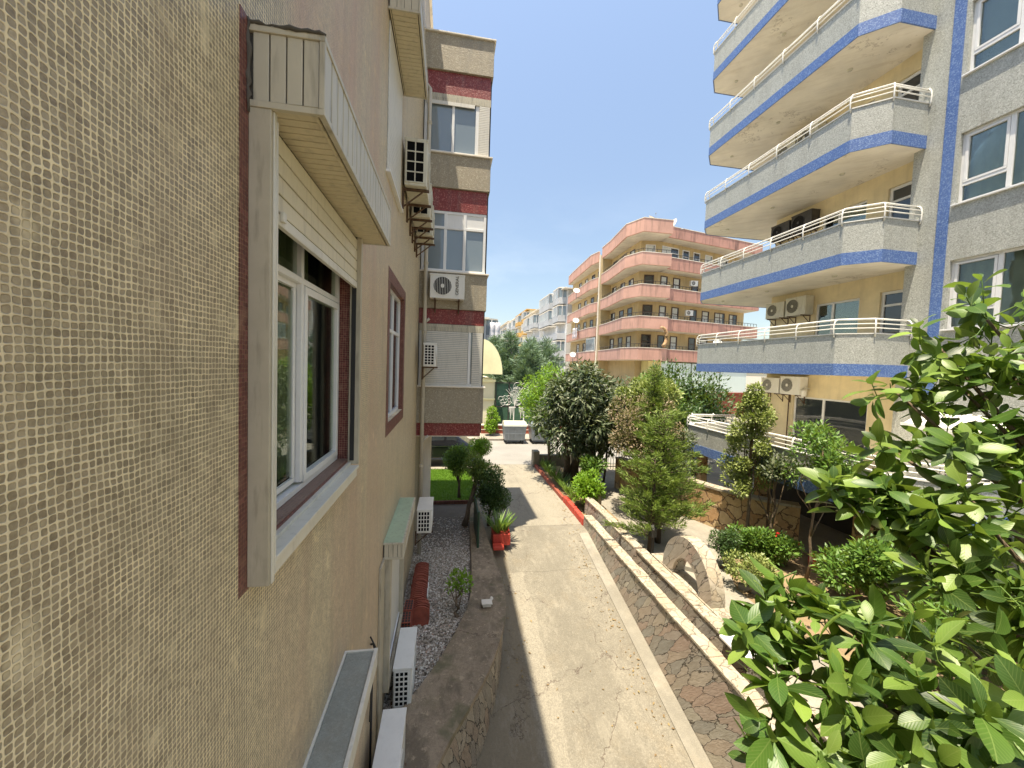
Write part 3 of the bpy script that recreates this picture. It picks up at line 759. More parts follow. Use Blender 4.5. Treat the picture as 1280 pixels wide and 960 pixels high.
# red painted kerb with stones, pavement strip and planting bed at the right edge of the drive
g = MB(); g.box(4.05, 4.17, 12.9, 17.6, -.02, .14); rk = tag(g.build('red_kerb', M['brickred'], bevel=.015), 'thin dull red kerb edging the planting bed along the drive', 'kerb')
rb = thing('red_kerb', 'thick bright red painted kerb stones at the end of the planting bed', 'kerb', (4.15, 11.9, 0))
yy = 10.78
for i in range(9):
    l = .2 + .05 * random.random()
    g = MB(); g.box(4.05 + .01*random.random(), 4.20, yy, yy + l - .015, -.02, .20 + .05 * random.random()); g.build('kerb_stone', M['redpaint'], rb, bevel=.025); yy += l
g = MB(); g.box(4.18, 5.3, 11.0, 17.4, -.02, .05)
struct('bed_soil', g, M['soil'])

# low boundary wall and iron fence beside the road
bw = thing('boundary_wall', 'low concrete boundary wall between garden and road', 'wall', (5.5, 17.6, 0))
g = MB(); g.box(4.08, 7.0, 17.45, 17.7, 0, .55); g.build('wall', M['gutter'], bw, bevel=.01)
g = MB(); g.box(3.98, 4.28, 17.35, 17.78, 0, .75); g.build('post', M['gutter'], bw, bevel=.02)
fe = thing('iron_fence', 'thin upright iron bar fence behind the dark loquat', 'fence', (7.6, 16.6, 0))
g = MB()
for i in range(16): g.tube([(6.7 + i*.13, 16.6, .1), (6.7 + i*.13, 16.6, 1.35)], .012, 6)
g.build('bars', M['iron'], fe)
g = MB(); g.box(6.65, 8.75, 16.585, 16.615, .2, .23); g.box(6.65, 8.75, 16.585, 16.615, 1.2, 1.23); g.build('rail', M['iron'], fe)

# orange stone wall that curves under the terrace
ow = thing('curved_wall', 'curved orange flagstone wall below the blue edged terrace', 'wall', (8.2, 10.0, 0))
pth = smooth_path([(6.6, 14.2), (7.2, 12.6), (7.75, 11.0), (8.25, 9.8), (8.8, 9.1), (9.35, 8.7)], 2)
g = MB(); g.strip(pth, 0.0, 0.28, -.1, 1.18); g.build('stone_face', M['stone_orange'], ow)
g = MB(); g.strip(pth, -.03, .31, 1.18, 1.24); g.build('cap', M['stone_top'], ow)

# ================================================================== LEFT BUILDING
LB = thing('apartment_building', 'tan mosaic apartment block on the left with maroon bands and a projecting bay', 'building', (-3, 5, 0))
FL = frame((W, 0, 0), (0, 1, 0), (1, 0, 0))          # u = Y, v = Z, n = +X
win = (1.62, 3.12, 3.93, 5.62)
win2 = (5.05, 6.55, 3.92, 5.70)
lowA = (1.25, 3.0, .75, 2.22)
lowB = (4.95, 6.45, .55, 2.22)
upC = (4.6, 5.75, 6.85, 8.5)
g = MB(); wall_panel(g, FL, -6, 9.5, -2.1, 13.9, [win, win2, lowA, lowB, upC], .13)
g.build('wall', M['mosaic'], LB)
g = MB(); wall_panel(g, FL, 9.501, 12.9, -.1, 13.9, [], .13); g.box(W - 12, W, 12.9, 13.1, 3, 13.9); g.build('wall', M['mosaic_bay'], LB)
g = MB()                                             # mass of the building behind the skin, floor slabs and partitions
g.box(W - 12, W - 1.9, -6, 12.9, 2.9, 13.85); g.box(W - 12, W - 1.9, -6, 9.5, -2.1, 2.9)
for z in (-.1, 2.85, 5.8, 8.7, 11.6, 13.7): g.box(W - 1.9, W - .135, -6, 12.85, z, z + .12)
for yv in (-6, .2, 4.1, 7.2, 9.2): g.box(W - 1.9, W - .135, yv, yv + .1, -2.0, 13.7)
g.build('core', M['room'], LB)
g = MB(); g.box(W - 12, W + .06, -6, 12.9, 13.9, 14.0); g.build('roof', M['slabwhite'], LB)

# maroon border round the first window (set 3 mm proud of the wall) and its lined reveal
def border(F, w, t, tb, name, parent,  proud=.004, mat='mosaic_red', tt=.16):
    g = MB(); a, b, c, d = w
    g.fbox(F, a - t, a, c - tb, d + tt, 0.0, proud); g.fbox(F, b, b + t, c - tb, d + tt, 0.0, proud)
    g.fbox(F, a, b, c - tb, c, 0.0, proud); g.fbox(F, a, b, d, d + tt, 0.0, proud)
    # reveal lining
    g.fbox(F, a, a + .004, c, d, -.125, 0.0); g.fbox(F, b - .004, b, c, d, -.125, 0.0); g.fbox(F, a + .004, b - .004, d - .004, d, -.125, 0.0)
    return g.build(name, M[mat], parent)
border(FL, win, .075, .14, 'window_surround', LB, tt=.31)
border(FL, win2, .16, .16, 'window_surround', LB)

def sash(mb, F, a, b, c, d, n0, n1, t=.05): mb.fring(F, a, b, c, d, n0, n1, t)

wn = MB()
a, b, c, d = win
# outer PVC frame set into the opening, with mullion and top transom
wn.fring(FL, a + .01, b - .01, c + .005, d - .01, -.125, -.075, .035)
wn.fbox(FL, 2.35, 2.385, c + .055, d - .06, -.122, -.072)
wn.fbox(FL, a + .06, b - .06, 5.12, 5.155, -.121, -.071)
WN = wn.build('window', M['pvc'], LB, bevel=.004)
g = MB(); sash(g, FL, 2.39, b - .045, c + .045, 5.115, -.105, -.065, .04); g.build('sash', M['pvc'], WN, bevel=.004)
g = MB(); sash(g, FL, a + .07, 2.16, c + .06, 5.12, -.165, -.13, .045); sash(g, FL, 2.06, 2.345, c + .06, 5.12, -.118, -.10, .03); g.build('sash', M['pvc'], WN, bevel=.004)
g = MB()
for nn, u0, u1 in ((-.088, 2.455, b - .115), (-.15, a + .13, 2.10), (-.109, 2.055, 2.30)): g.fbox(FL, u0, u1, c + .11, 5.07, nn, nn + .006)
g.fbox(FL, a + .06, 2.335, 5.17, d - .06, -.1, -.094); g.fbox(FL, 2.395, b - .06, 5.17, d - .06, -.1, -.094)
g.build('pane', M['glass_main'], WN)
g = MB(); ns = 60
for i in range(ns):
    u0 = 2.2 + (b - 2.2) * i / ns; u1 = 2.2 + (b - 2.2) * (i + 1) / ns
    f = lambda u: W - .30 + .025 * math.sin(u * 34) + .012 * math.sin(u * 71)
    g.face([(f(u0), u0, c), (f(u1), u1, c), (f(u1), u1, d), (f(u0), u0, d)])
g.build('curtain', M['curtain'], WN, smooth=True)
g = MB(); g.fbox(FL, a + .004, b - .004, c - .01, c + .004, -.13, .0); g.build('sill', M['mosaic_sill'], WN)
# shutter guide frame standing out from the wall
SF = MB(); SF.fbox(FL, a - .02, a + .022, c - .13, d, .004, .082); sf = SF.build('shutter_guide', M['alu_beige'], LB, bevel=.003)
SF = MB(); SF.fbox(FL, b - .03, b + .012, c - .03, d, .004, .082); SF.build('shutter_guide', M['alu_beige'], LB, bevel=.003)
g = MB()
g.fbox(FL, a + .022, a + .032, c - .10, d - .02, -.01, .088); g.fbox(FL, a - .005, a + .018, c - .128, d, .082, .088)
g.fbox(FL, a + .032, b - .035, c - .055, c - .035, .0, .09); g.fbox(FL, a + .032, b - .035, c - .12, c - .055, .06, .075); g.fbox(FL, a + .032, b - .035, c - .035, c - .015, -.01, .03)
g.build('guide_rail', M['alu'], sf, bevel=.002)
g = MB()
for (u0, u1) in ((a + .024, a + .031), (b - .040, b - .031)): g.fbox(FL, u0, u1, c, d, .02, .05)
g.build('gasket', M['rubber'], sf)
# half lowered roller shutter hanging at an angle
g = MB(); ns = 4; z = 5.60; nn = .045
for i in range(ns):
    h = .078; g.fbox(FL, a + .035, b - .04, z - h + .007, z, nn - .004, nn + .008); z -= h
g.build('shutter_slats', M['shutter'], sf, bevel=.003)
g = MB(); g.fbox(FL, a + .036, b - .041, z + .005, 5.60, nn - .012, nn - .005); g.build('slat_gaps', M['seam'], sf)
g = MB(); g.fbox(FL, a + .035, b - .04, z - .045, z, nn - .012, nn + .012); g.fbox(FL, a + .12, a + .15, z - .03, z + .012, nn + .012, nn + .028)
g.build('bottom_bar', M['alu'], sf, bevel=.003)

def siding_box(F, u0, u1, v0, v1, n1, parent, name, top='siding', board=.075, mat='siding', under=True, n0=.004, end=True):
    """clad shutter box: boards with real gaps, rims, lid and soffit boards"""
    g = MB(); g.fbox(F, u0 + .012, u1 - .012, v0 + .02, v1 - .02, n0, n1 - .018); o = g.build(name, M['seam'], parent)
    g = MB(); k = max(2, int((u1 - u0) / (board * 1.55))); w = (u1 - u0 - .03) / k
    for i in range(k): g.fbox(F, u0 + .015 + i*w + .006, u0 + .015 + (i+1)*w - .006, v0 + .022, v1 - .022, n1 - .018, n1 - .002)
    if end:
        k2 = max(2, int((n1 - n0) / board)); w2 = (n1 - n0 - .03) / k2
        for (ua, ub) in ((u0 + .002, u0 + .012), (u1 - .012, u1 - .002)):
            for i in range(k2): g.fbox(F, ua, ub, v0 + .022, v1 - .022, n0 + .012 + i*w2 + .0025, n0 + .012 + (i+1)*w2 - .0025)
    g.build('boards', M[mat], o, bevel=.0025)
    g = MB()
    for (va, vb) in ((v0, v0 + .024), (v1 - .022, v1)):
        g.fbox(F, u0 - .004, u1 + .004, va, vb, n1 - .02, n1 + .003)
        for (ua, ub) in ((u0 - .004, u0 + .016), (u1 - .016, u1 + .004)): g.fbox(F, ua, ub, va, vb, n0, n1 - .02)
    for (ua, ub) in ((u0 - .003, u0 + .016), (u1 - .016, u1 + .003)): g.fbox(F, ua, ub, v0 + .024, v1 - .022, n1 - .018, n1 + .002)
    g.build('trim', M[mat], o, bevel=.002)
    g = MB(); g.fbox(F, u0 + .016, u1 - .016, v1 - .008, v1 + .004, n0, n1 - .02); g.build('lid', M[top], o)
    if under:
        g = MB(); k = max(2, int((u1 - u0) / (board * .9))); w = (u1 - u0 - .03) / k
        for i in range(k): g.fbox(F, u0 + .016 + i*w + .003, u0 + .016 + (i+1)*w - .003, v0 + .006, v0 + .018, n0 + .03, n1 - .03)
        g.fbox(F, u0, u1, v0 + .004, v0 + .014, n0 + .012, n0 + .024); g.fbox(F, u0, u1, v0 + .003, v0 + .013, n1 - .045, n1 - .033)
        g.build('soffit', M['siding_under'], o, bevel=.002)
    return o
siding_box(FL, 1.60, 3.24, 5.62, 5.91, .265, LB, 'shutter_box', board=.055)
siding_box(FL, 4.50, 5.88, 8.5, 8.78, .34, LB, 'shutter_box', board=.07)
gb = siding_box(FL, 4.88, 6.55, 2.22, 2.43, .25, LB, 'shutter_box', top='green_top', board=.06)
g = MB()
def seal(p0, p1, r):
    p0, p1 = Vector(p0), Vector(p1); n_ = int((p1 - p0).length / .02); g.tube([p0.lerp(p1, i / n_) + Vector(rdir(1)[0]) * r * .35 for i in range(n_ + 1)], [r * random.uniform(.35, 1.25) for i in range(n_ + 1)], 6)
seal((W + .004, 1.59, 5.918), (W + .004, 3.26, 5.918), .013); seal((W + .006, 1.594, 5.60), (W + .006, 1.594, 5.93), .010); seal((W, 1.597, 5.915), (-.49, 1.597, 5.915), .009)
g.build('sealant', M['seam'], LB, smooth=True)
# metal lid tray of the storey below
g = MB(); g.fbox(FL, 1.2, 3.12, 2.25, 2.37, .004, .25); tr = g.build('shutter_box', M['alu'], LB, bevel=.004)
g = MB(); g.fbox(FL, 1.22, 3.10, 2.37, 2.376, .02, .225); g.build('lid', M['tray'], tr)
g = MB(); g.fbox(FL, 1.2, 3.12, 2.37, 2.392, .226, .252); g.fbox(FL, 1.2, 3.12, 2.37, 2.386, .0, .018); g.fbox(FL, 3.10, 3.12, 2.37, 2.388, .018, .226); g.build('trim', M['alu'], tr, bevel=.002)

def small_window(F, w, parent, lights, frame_m='pvc', pane='glass_dark', depth=.11, t=.05, trans=None, sill=True):
    a, b, c, d = w; g = MB(); g.fring(F, a, b, c, d, -depth, -depth + .05, t)
    for u in lights: g.fbox(F, a + (b-a)*u - t/2, a + (b-a)*u + t/2, c + t, d - t, -depth + .002, -depth + .052)
    if trans: g.fbox(F, a + t, b - t, c + (d-c)*trans - t/2, c + (d-c)*trans + t/2, -depth + .004, -depth + .048)
    if sill: g.fbox(F, a - .03, b + .03, c - .03, c, -depth + .05, .05)
    o = g.build('window', M[frame_m], parent, bevel=.003)
    g = MB(); g.fbox(F, a + t*.6, b - t*.6, c + t*.6, d - t*.6, -depth + .018, -depth + .024); g.build('pane', M[pane], o)
    return o
small_window(FL, win2, LB, (.5,), trans=.68, pane='glass_dark', sill=False)
w_ = small_window(FL, upC, LB, (.5,), pane='glass_dark')
g = MB(); n = 22; h = (upC[3] - upC[2] - .02) / n
for i in range(n): g.fbox(FL, upC[0] + .01, upC[1] - .01, upC[2] + i*h, upC[2] + (i+1)*h - .006, .0, .012)
g.build('shutter_slats', M['shutter_white'], w_, bevel=.002)
for wv in (lowA, lowB):
    w_ = small_window(FL, wv, LB, (.5,))
    g = MB(); n = 24; h = (wv[3] - wv[2] - .02) / n
    for i in range(n): g.fbox(FL, wv[0] + .05, wv[1] - .05, wv[2] + i*h, wv[2] + (i+1)*h - .005, .02, .032)
    g.build('shutter_slats', M['shutter_white'], w_, bevel=.002)
    for (u0, u1) in ((wv[0] - .04, wv[0] + .05), (wv[1] - .05, wv[1] + .04)): g = MB(); g.fbox(FL, u0, u1, wv[2] - .1, wv[3], .004, .10); g.build('shutter_guide', M['alu_beige'], w_, bevel=.004)
    g = MB(); g.fbox(FL, wv[0] + .052, wv[1] - .052, wv[2] - .1, wv[2] - .03, .06, .10)
    g.build('shutter_frame', M['alu_beige'], w_, bevel=.004)

# drain pipes
g = MB(); g.tube([(W + .15, 9.36, -.05), (W + .15, 9.36, 11.0), (W + .06, 9.36, 11.1)], .045, 12)
g.tube([(W + .15, 9.36, 5.65), (W + .26, 9.36, 5.75)], .03, 8); g.tube([(W + .15, 9.36, 2.8), (W + .3, 9.38, 2.95)], .03, 8)
pp = g.build('drainpipe', M['pipe'], LB, smooth=True)
for z in (.6, 2.2, 3.8, 5.4, 7.0, 8.6, 10.2): g = MB(); g.tube([(W + .15, 9.36, z), (W + .15, 9.36, z + .07)], .055, 12); g.build('clamp', M['alu_beige'], pp)
g = MB(); g.tube([(W + .035, 4.09, .3), (W + .04, 4.09, 1.45), (W + .07, 4.1, 1.62), (W + .04, 4.14, 1.68), (W + .01, 4.18, 1.65)], .012, 8)
g.tube([(W + .03, 4.05, .9), (W + .05, 4.03, 1.5), (W + .09, 4.03, 1.7), (W + .02, 4.06, 1.82)], .008, 6)
g.build('cable', M['cable'], LB, smooth=True)
g = MB(); g.fbox(FL, 4.62, 4.88, -.1, 2.24, .003, .03); g.build('pilaster', M['alu_beige'], LB, bevel=.003)

# projecting bay, four storeys over a soffit
BX = .85; BY = 9.5; BY2 = 12.4
FB = frame((W, BY, 0), (1, 0, 0), (0, -1, 0))        # u = X - W, n towards the camera
FS = frame((BX, BY, 0), (0, 1, 0), (1, 0, 0))
bw_ = BX - W
g = MB(); g.box(W - .1, BX - .02, BY + .14, BY2, 2.98, 12.2); g.build('core', M['room'], LB)
for (z0, z1) in ((3.24, 4.12), (6.02, 6.88), (8.88, 9.66), (11.57, 12.38)):
    g = MB(); g.box(W - .01, BX, BY, BY2 + .1, z0, z1); g.build('bay_parapet', M['mosaic_bay'], LB, bevel=.01)
    g = MB(); g.box(W - .01, BX + .04, BY - .04, BY2 + .12, z1, z1 + .035); g.build('bay_sill', M['slabwhite'], LB, bevel=.006)
for (z0, z1) in ((2.92, 3.235), (5.66, 6.015), (8.36, 8.875), (11.06, 11.565)):
    g = MB(); g.box(W - .01, BX - .05, BY + .05, BY2 + .05, z0, z1); g.build('maroon_band', M['mosaic_band'], LB)
# storey 1: shutters down, storey 2: glazed balcony, storey 3: sliding window
for (z0, z1, kind) in ((4.155, 5.655, 0), (6.915, 8.355, 1), (9.695, 11.055, 2)):
    g = MB()
    g.fring(FB, .02, bw_ - .06, z0, z1, -.12, -.06, .06)
    g.fring(FS, .08, 2.8, z0, z1, -.12, -.06, .06); g.fbox(FS, 1.4, 1.46, z0 + .06, z1 - .06, -.12, -.06)
    if kind == 1:
        for u in (.54, 1.0): g.fbox(FB, u, u + .07, z0 + .06, z1 - .06, -.118, -.058)
        g.fbox(FB, .08, bw_ - .12, z1 - .42, z1 - .36, -.117, -.056)
        g.fbox(FB, .56, bw_ - .12, z1 - .36, z1 - .06, -.10, -.075)
    elif kind == 2:
        g.fbox(FB, .66, .72, z0 + .06, z1 - .06, -.118, -.058); g.fbox(FB, 1.22, 1.30, z0 + .06, z1 - .06, -.118, -.05)
    else:
        g.fbox(FB, 1.2, 1.26, z0 + .06, z1 - .06, -.118, -.04)
    o = g.build('bay_window', M['pvc'], LB, bevel=.004)
    g = MB(); g.fbox(FB, .07, bw_ - .11, z0 + .05, z1 - .05, -.095, -.09); g.fbox(FS, .13, 2.75, z0 + .05, z1 - .05, -.095, -.09)
    g.build('pane', M['glass_blue'], o)
    if kind in (0, 2):                               # siding header + lowered shutters
        g = MB(); k = 40
        for i in range(k): g.fbox(FB, .02 + i * (bw_ - .06) / k + .003, .02 + (i + 1) * (bw_ - .06) / k - .002, z1 - .17, z1 - .004, -.058, -.03)
        g.build('header_siding', M['siding'], o)
        g = MB(); n = 30; h = (z1 - .17 - z0) / n
        for i in range(n):
            if kind == 0: g.fbox(FB, .06, 1.19, z0 + i*h, z0 + (i+1)*h - .008, -.055, -.035)
            g.fbox(FB, 1.30, bw_ - .06, z0 + i*h, z0 + (i+1)*h - .008, -.05, -.03)
        if kind == 2: g.fbox(FB, .06, 1.19, z1 - .25, z1 - .17, -.055, -.03)
        g.build('shutter_slats', M['shutter_white'], o)
g = MB(); g.box(W, BX - .06, BY + .06, BY2, 2.90, 2.918); g.build('bay_soffit', M['soffit'], LB)
g = MB(); g.box(-.66, -.44, 10.6, 10.85, 0, 2.9); g.build('column', M['slabwhite'], LB, bevel=.01)

# ---------------------------------------------------------------- air conditioners
def make_ac(label, body='ac', w=.80, h=.55, d=.29, side_grille=True, group=None, loc=(0,0,0), rz=0, rows=6, colsn=3, bracket=True, letters=False, coil_dark=True):
    """local frame: front with fan looks to +X, u along Y from 0 to w, z from 0 to h, back at x=0"""
    t = thing('air_conditioner', label, 'air conditioner', loc, rz, group)
    g = MB(); g.box(.02, d, 0, w, 0, h); g.build('casing', M[body], t, local=True, bevel=.012)
    g = MB(); g.box(.012, d + .008, -.006, w + .006, h - .03, h + .006); g.build('top_cover', M[body], t, local=True, bevel=.006)
    if side_grille:                                   # coil seen through square openings in the end
        g = MB(); g.box(.05, d - .05, -.004, -.0015, .05, h - .045); g.build('coil', M['ac_dark'], t, local=True)
        g = MB(); W0, W1, H0, H1 = .045, d - .045, .045, h - .04
        for i in range(colsn + 1): x = W0 + (W1 - W0) * i / colsn; g.box(x - .008, x + .008, -.014, -.004, H0, H1)
        for j in range(rows + 1): z = H0 + (H1 - H0) * j / rows; g.box(W0 - .008, W1 + .008, -.013, -.0045, z - .008, z + .008)
        g.build('side_grille', M[body], t, local=True)
    cy, cz, r = w * .36, h * .52, h * .37
    g = MB(); g.tube([(d + .001, cy, cz), (d + .006, cy, cz)], r, 28); g.build('fan_opening', M['ac_dark'], t, local=True)
    g = MB()
    for k in range(-5, 6):
        y = cy + k * r / 5.5; hh = math.sqrt(max(0, r*r - (y - cy)**2)); g.box(d + .007, d + .014, y - .004, y + .004, cz - hh, cz + hh)
    for s in range(28):
        a0, a1 = 2*math.pi*s/28, 2*math.pi*(s+1)/28
        P = lambda rr, a, x: (x, cy + rr*math.cos(a), cz + rr*math.sin(a))
        g.face([P(r, a0, d+.012), P(r*1.06, a0, d+.012), P(r*1.06, a1, d+.012), P(r, a1, d+.012)])
        g.face([P(r*1.06, a0, d), P(r*1.06, a1, d), P(r*1.06, a1, d+.012), P(r*1.06, a0, d+.012)])
    g.tube([(d + .008, cy, cz), (d + .018, cy, cz)], r * .22, 14)
    g.build('fan_guard', M[body], t, local=True)
    if bracket:
        for y in (.1, w - .14):
            g = MB(); g.box(-.02, d + .03, y, y + .035, -.035, -.002); g.box(-.02, .01, y, y + .035, -.30, -.035); g.tube([(0, y + .017, -.27), (d * .8, y + .017, -.04)], .012, 6)
            g.build('bracket', M['rust'], t, local=True)
    return t
small = 'small air conditioner'
ac_g = 'air conditioners fixed to the left facade'
# low pair by the ramp
make_ac('white air conditioner with side grille, just beyond the nearest white unit at the ramp', w=.80, h=.56, d=.26, loc=(-.645, 5.06, .08), rows=7, group=ac_g)
make_ac('white air conditioner nearest the camera, seen from above at the bottom edge', w=.82, h=.56, d=.27, loc=(-.66, 3.58, .13), rows=7, group=ac_g)
make_ac('white air conditioner above the gravel, right beyond the green topped shutter box', w=.76, h=.50, d=.32, loc=(-.60, 8.0, 1.16), rows=5, colsn=4, group=ac_g)
make_ac('aged air conditioner with large square grille high on the left facade', 'ac_old', w=.80, h=.66, d=.34, loc=(-.74, 5.88, 7.27), rows=4, colsn=2, group=ac_g)
make_ac('stained air conditioner seen from below, second of the high row', 'ac_old', w=.66, h=.58, d=.34, loc=(-.74, 6.95, 7.22), rows=4, colsn=2, group=ac_g)
make_ac('stained air conditioner seen from below, farthest of the high row', 'ac_old', w=.66, h=.58, d=.34, loc=(-.74, 7.85, 7.20), rows=4, colsn=2, group=ac_g)
# on the bay: fan towards the camera
make_ac('small side facing air conditioner beside the closed bay shutter', 'ac', w=.5, h=.52, d=.30, loc=(-.60, 8.75, 4.62), rows=7, colsn=3, group=ac_g)
bac = make_ac('white air conditioner with round fan and lettering on the bay below the glazed balcony', 'ac', w=.80, h=.56, d=.28, side_grille=False, loc=(-.50, BY, 6.22), rz=-math.pi/2, group=ac_g)
# lettering on the unit under the glazed balcony
def lettering(txt, size, mat, parent, loc, rot, name='lettering'):
    cu = bpy.data.curves.new(name, 'FONT'); cu.body = txt; cu.size = size; cu.extrude = .002; cu.align_x = 'LEFT'
    ob = bpy.data.objects.new(name, cu); COL.objects.link(ob); cu.materials.append(mat)
    me = bpy.data.meshes.new_from_object(ob); COL.objects.unlink(ob); bpy.data.objects.remove(ob)
    ob = bpy.data.objects.new(name, me); COL.objects.link(ob)
    ob.parent = parent; ob.location = loc; ob.rotation_euler = rot
    return ob
lettering('GENERAL', .105, M['iron'], bac, (.289, .66, .09), (R(90), R(-90), R(90)))

# ================================================================== RIGHT BUILDING
RB = thing('apartment_building', 'grey flecked apartment block on the right with blue edged balconies and white rails', 'building', (17, 3, 0))
XW = 11.6; XR = 12.0
# near wall with windows
F1 = frame((XW, 0, 0), (0, 1, 0), (-1, 0, 0))
sills = [5.93, 8.85, 11.80, 14.72]
holes = [(4.75, 7.44, s, s + 1.62) for s in sills]
holes2 = [(.4, 3.0, s, s + 1.62) for s in sills]
low = [(4.3, 7.3, 1.2, 3.35)]
g = MB(); wall_panel(g, F1, -8, 8.2, -.1, 20.5, holes + holes2 + low, .16)
g.box(XW, XR + .3, 8.2, 8.358, -.1, 20.5)
g.build('wall', M['grey_mosaic'], RB)
g = MB(); g.fbox(F1, 7.53, 7.75, 3.6, 20.4, .0, .02); g.build('blue_strip', M['blue_mosaic'], RB)
g = MB(); g.box(XR + .32, 26, 8.365, 12.9, -.1, 20.4); g.box(XW + .72, 26, -8, 8.36, -.1, 20.4); g.box(XW + .17, XW + .72, -8, 8.2, 19.5, 20.4)
for z in (0, 4.6, 7.6, 10.5, 13.4, 16.4, 19.3): g.box(XW + .17, XW + .7, -8, 8.2, z, z + .2)
g.build('core', M['room'], RB)
g = MB(); g.box(XW - .1, 26.1, -8, 13.0, 20.5, 20.62); g.build('roof', M['slabwhite'], RB)
g = MB(); g.box(XR, 26.02, 12.9, 12.96, -.1, 20.45); g.build('wall', M['cream'], RB)
for (a, b, c, d) in holes + holes2:
    g = MB(); t = .055
    g.fring(F1, a, b, c, d, -.14, -.08, t)
    g.fbox(F1, b - .86, b - .78, c + t, d - t, -.138, -.076); g.fbox(F1, b - .78, b - t, c + .40, c + .47, -.137, -.075)
    g.fring(F1, b - .775, b - t - .01, c + .475, d - t - .01, -.125, -.068, .05)
    g.fbox(F1, a - .05, b + .05, c - .035, c, -.08, .06)
    o = g.build('window', M['pvc'], RB, bevel=.004)
    g = MB(); g.fbox(F1, a + .03, b - .03, c + .03, d - .03, -.115, -.11); g.build('pane', M['glass'], o)
    g = MB(); ns = 50
    for i in range(ns):
        u0 = a + (b-a)*i/ns; u1 = a + (b-a)*(i+1)/ns; f = lambda u: XW + .26 + .03*math.sin(u*23) + .02*math.sin(u*51)
        g.face([(f(u0), u0, c), (f(u1), u1, c), (f(u1), u1, d), (f(u0), u0, d)])
    g.build('curtain', M['curtain_white'], o, smooth=True)
# ground floor: barred window under a corrugated white canopy
a, b, c, d = low[0]
g = MB(); g.fring(F1, a, b, c, d, -.12, -.07, .06); g.fbox(F1, 5.75, 5.85, c, d, -.12, -.06); o = g.build('window', M['pvc'], RB)
g = MB(); g.fbox(F1, a + .03, b - .03, c + .03, d - .03, -.1, -.095); g.build('pane', M['glass_dark'], o)
g = MB()
for i in range(15): u = a + .1 + i * (b - a - .2) / 14; g.fbox(F1, u - .008, u + .008, c + .04, d - .04, .0, .016)
for j in range(9): z = c + .06 + j * (d - c - .12) / 8; g.fbox(F1, a + .04, b - .04, z - .008, z + .008, .017, .03)
g.build('lattice', M['rail'], o)
g = MB(); k = 46
for i in range(k):
    y0 = 4.2 + 3.5 * i / k; y1 = 4.2 + 3.5 * (i + 1) / k; h = .0 if i % 2 else .03
    for q, zz in (((XW - .01), 0),): pass
    P = [(XW - .02, y0, 3.95 + h), (XW - .02, y1, 3.95 + h), (XW - .62, y1, 3.62 + h), (XW - .62, y0, 3.62 + h)]
    Q = [(x, y, z - .012) for x, y, z in P]
    g.face(P); g.face(Q[::-1])
    for j in range(4): g.face([P[j], Q[j], Q[(j+1) % 4], P[(j+1) % 4]])
g.box(XW - .64, XW - .60, 4.18, 7.72, 3.54, 3.66)
g.build('canopy', M['rail'], RB)

# recessed wall behind the balconies with windows, glazed doors and units
FR = frame((XR, 0, 0), (0, 1, 0), (-1, 0, 0))
lv = [4.75, 7.62, 10.49, 13.36, 16.27]                # undersides of the balcony slabs
floors = [z + .30 for z in lv]
dholes = [(8.55, 9.20, f, f + 2.1) for f in floors] + [(9.75, 11.15, f + .55, f + 2.05) for f in floors]
gl = [(9.3, 11.75, 2.1, 4.0)]
g = MB(); wall_panel(g, FR, 8.36, 12.9, -.1, 19.3, dholes + gl, .14); g.build('wall', M['cream'], RB)
g = MB(); g.box(XR + .22, XR + .24, 8.36, 12.85, 0, 19); g.build('wall_backing', M['room'], RB)
for (a, b, c, d) in dholes[:5]:
    g = MB(); g.fring(FR, a, b, c, d, -.12, -.06, .075); g.fbox(FR, a + .07, b - .07, c + .75, c + .83, -.119, -.061); g.fbox(FR, a + .07, b - .07, d - .42, d - .36, -.119, -.061)
    o = g.build('balcony_door', M['pvc'], RB, bevel=.004)
    g = MB(); g.fbox(FR, a + .04, b - .04, c + .04, d - .04, -.1, -.095); g.build('pane', M['glass_dark'], o)
    g = MB(); g.fbox(FR, a + .03, a + .05, c + 1.0, c + 1.12, -.06, -.02); g.build('handle', M['galv'], o)
for (a, b, c, d) in dholes[5:] + gl:
    g = MB(); g.fring(FR, a, b, c, d, -.12, -.06, .06); g.fbox(FR, (a+b)/2 + .12, (a+b)/2 + .19, c + .05, d - .05, -.119, -.058)
    o = g.build('window', M['pvc'], RB, bevel=.004)
    g = MB(); g.fbox(FR, a + .04, b - .04, c + .04, d - .04, -.095, -.09); g.build('pane', M['glass_dark'] if d < 4.2 else M['glass'], o)
    if d > 4.2:
        g = MB(); ns = 30
        for i in range(ns):
            u0 = a + (b-a)*.62*i/ns; u1 = a + (b-a)*.62*(i+1)/ns; f = lambda u: XR + .115 + .012*math.sin(u*40)
            g.face([(f(u0), u0, c), (f(u1), u1, c), (f(u1), u1, d), (f(u0), u0, d)])
        g.build('curtain', M['curtain_white'], o, smooth=True)

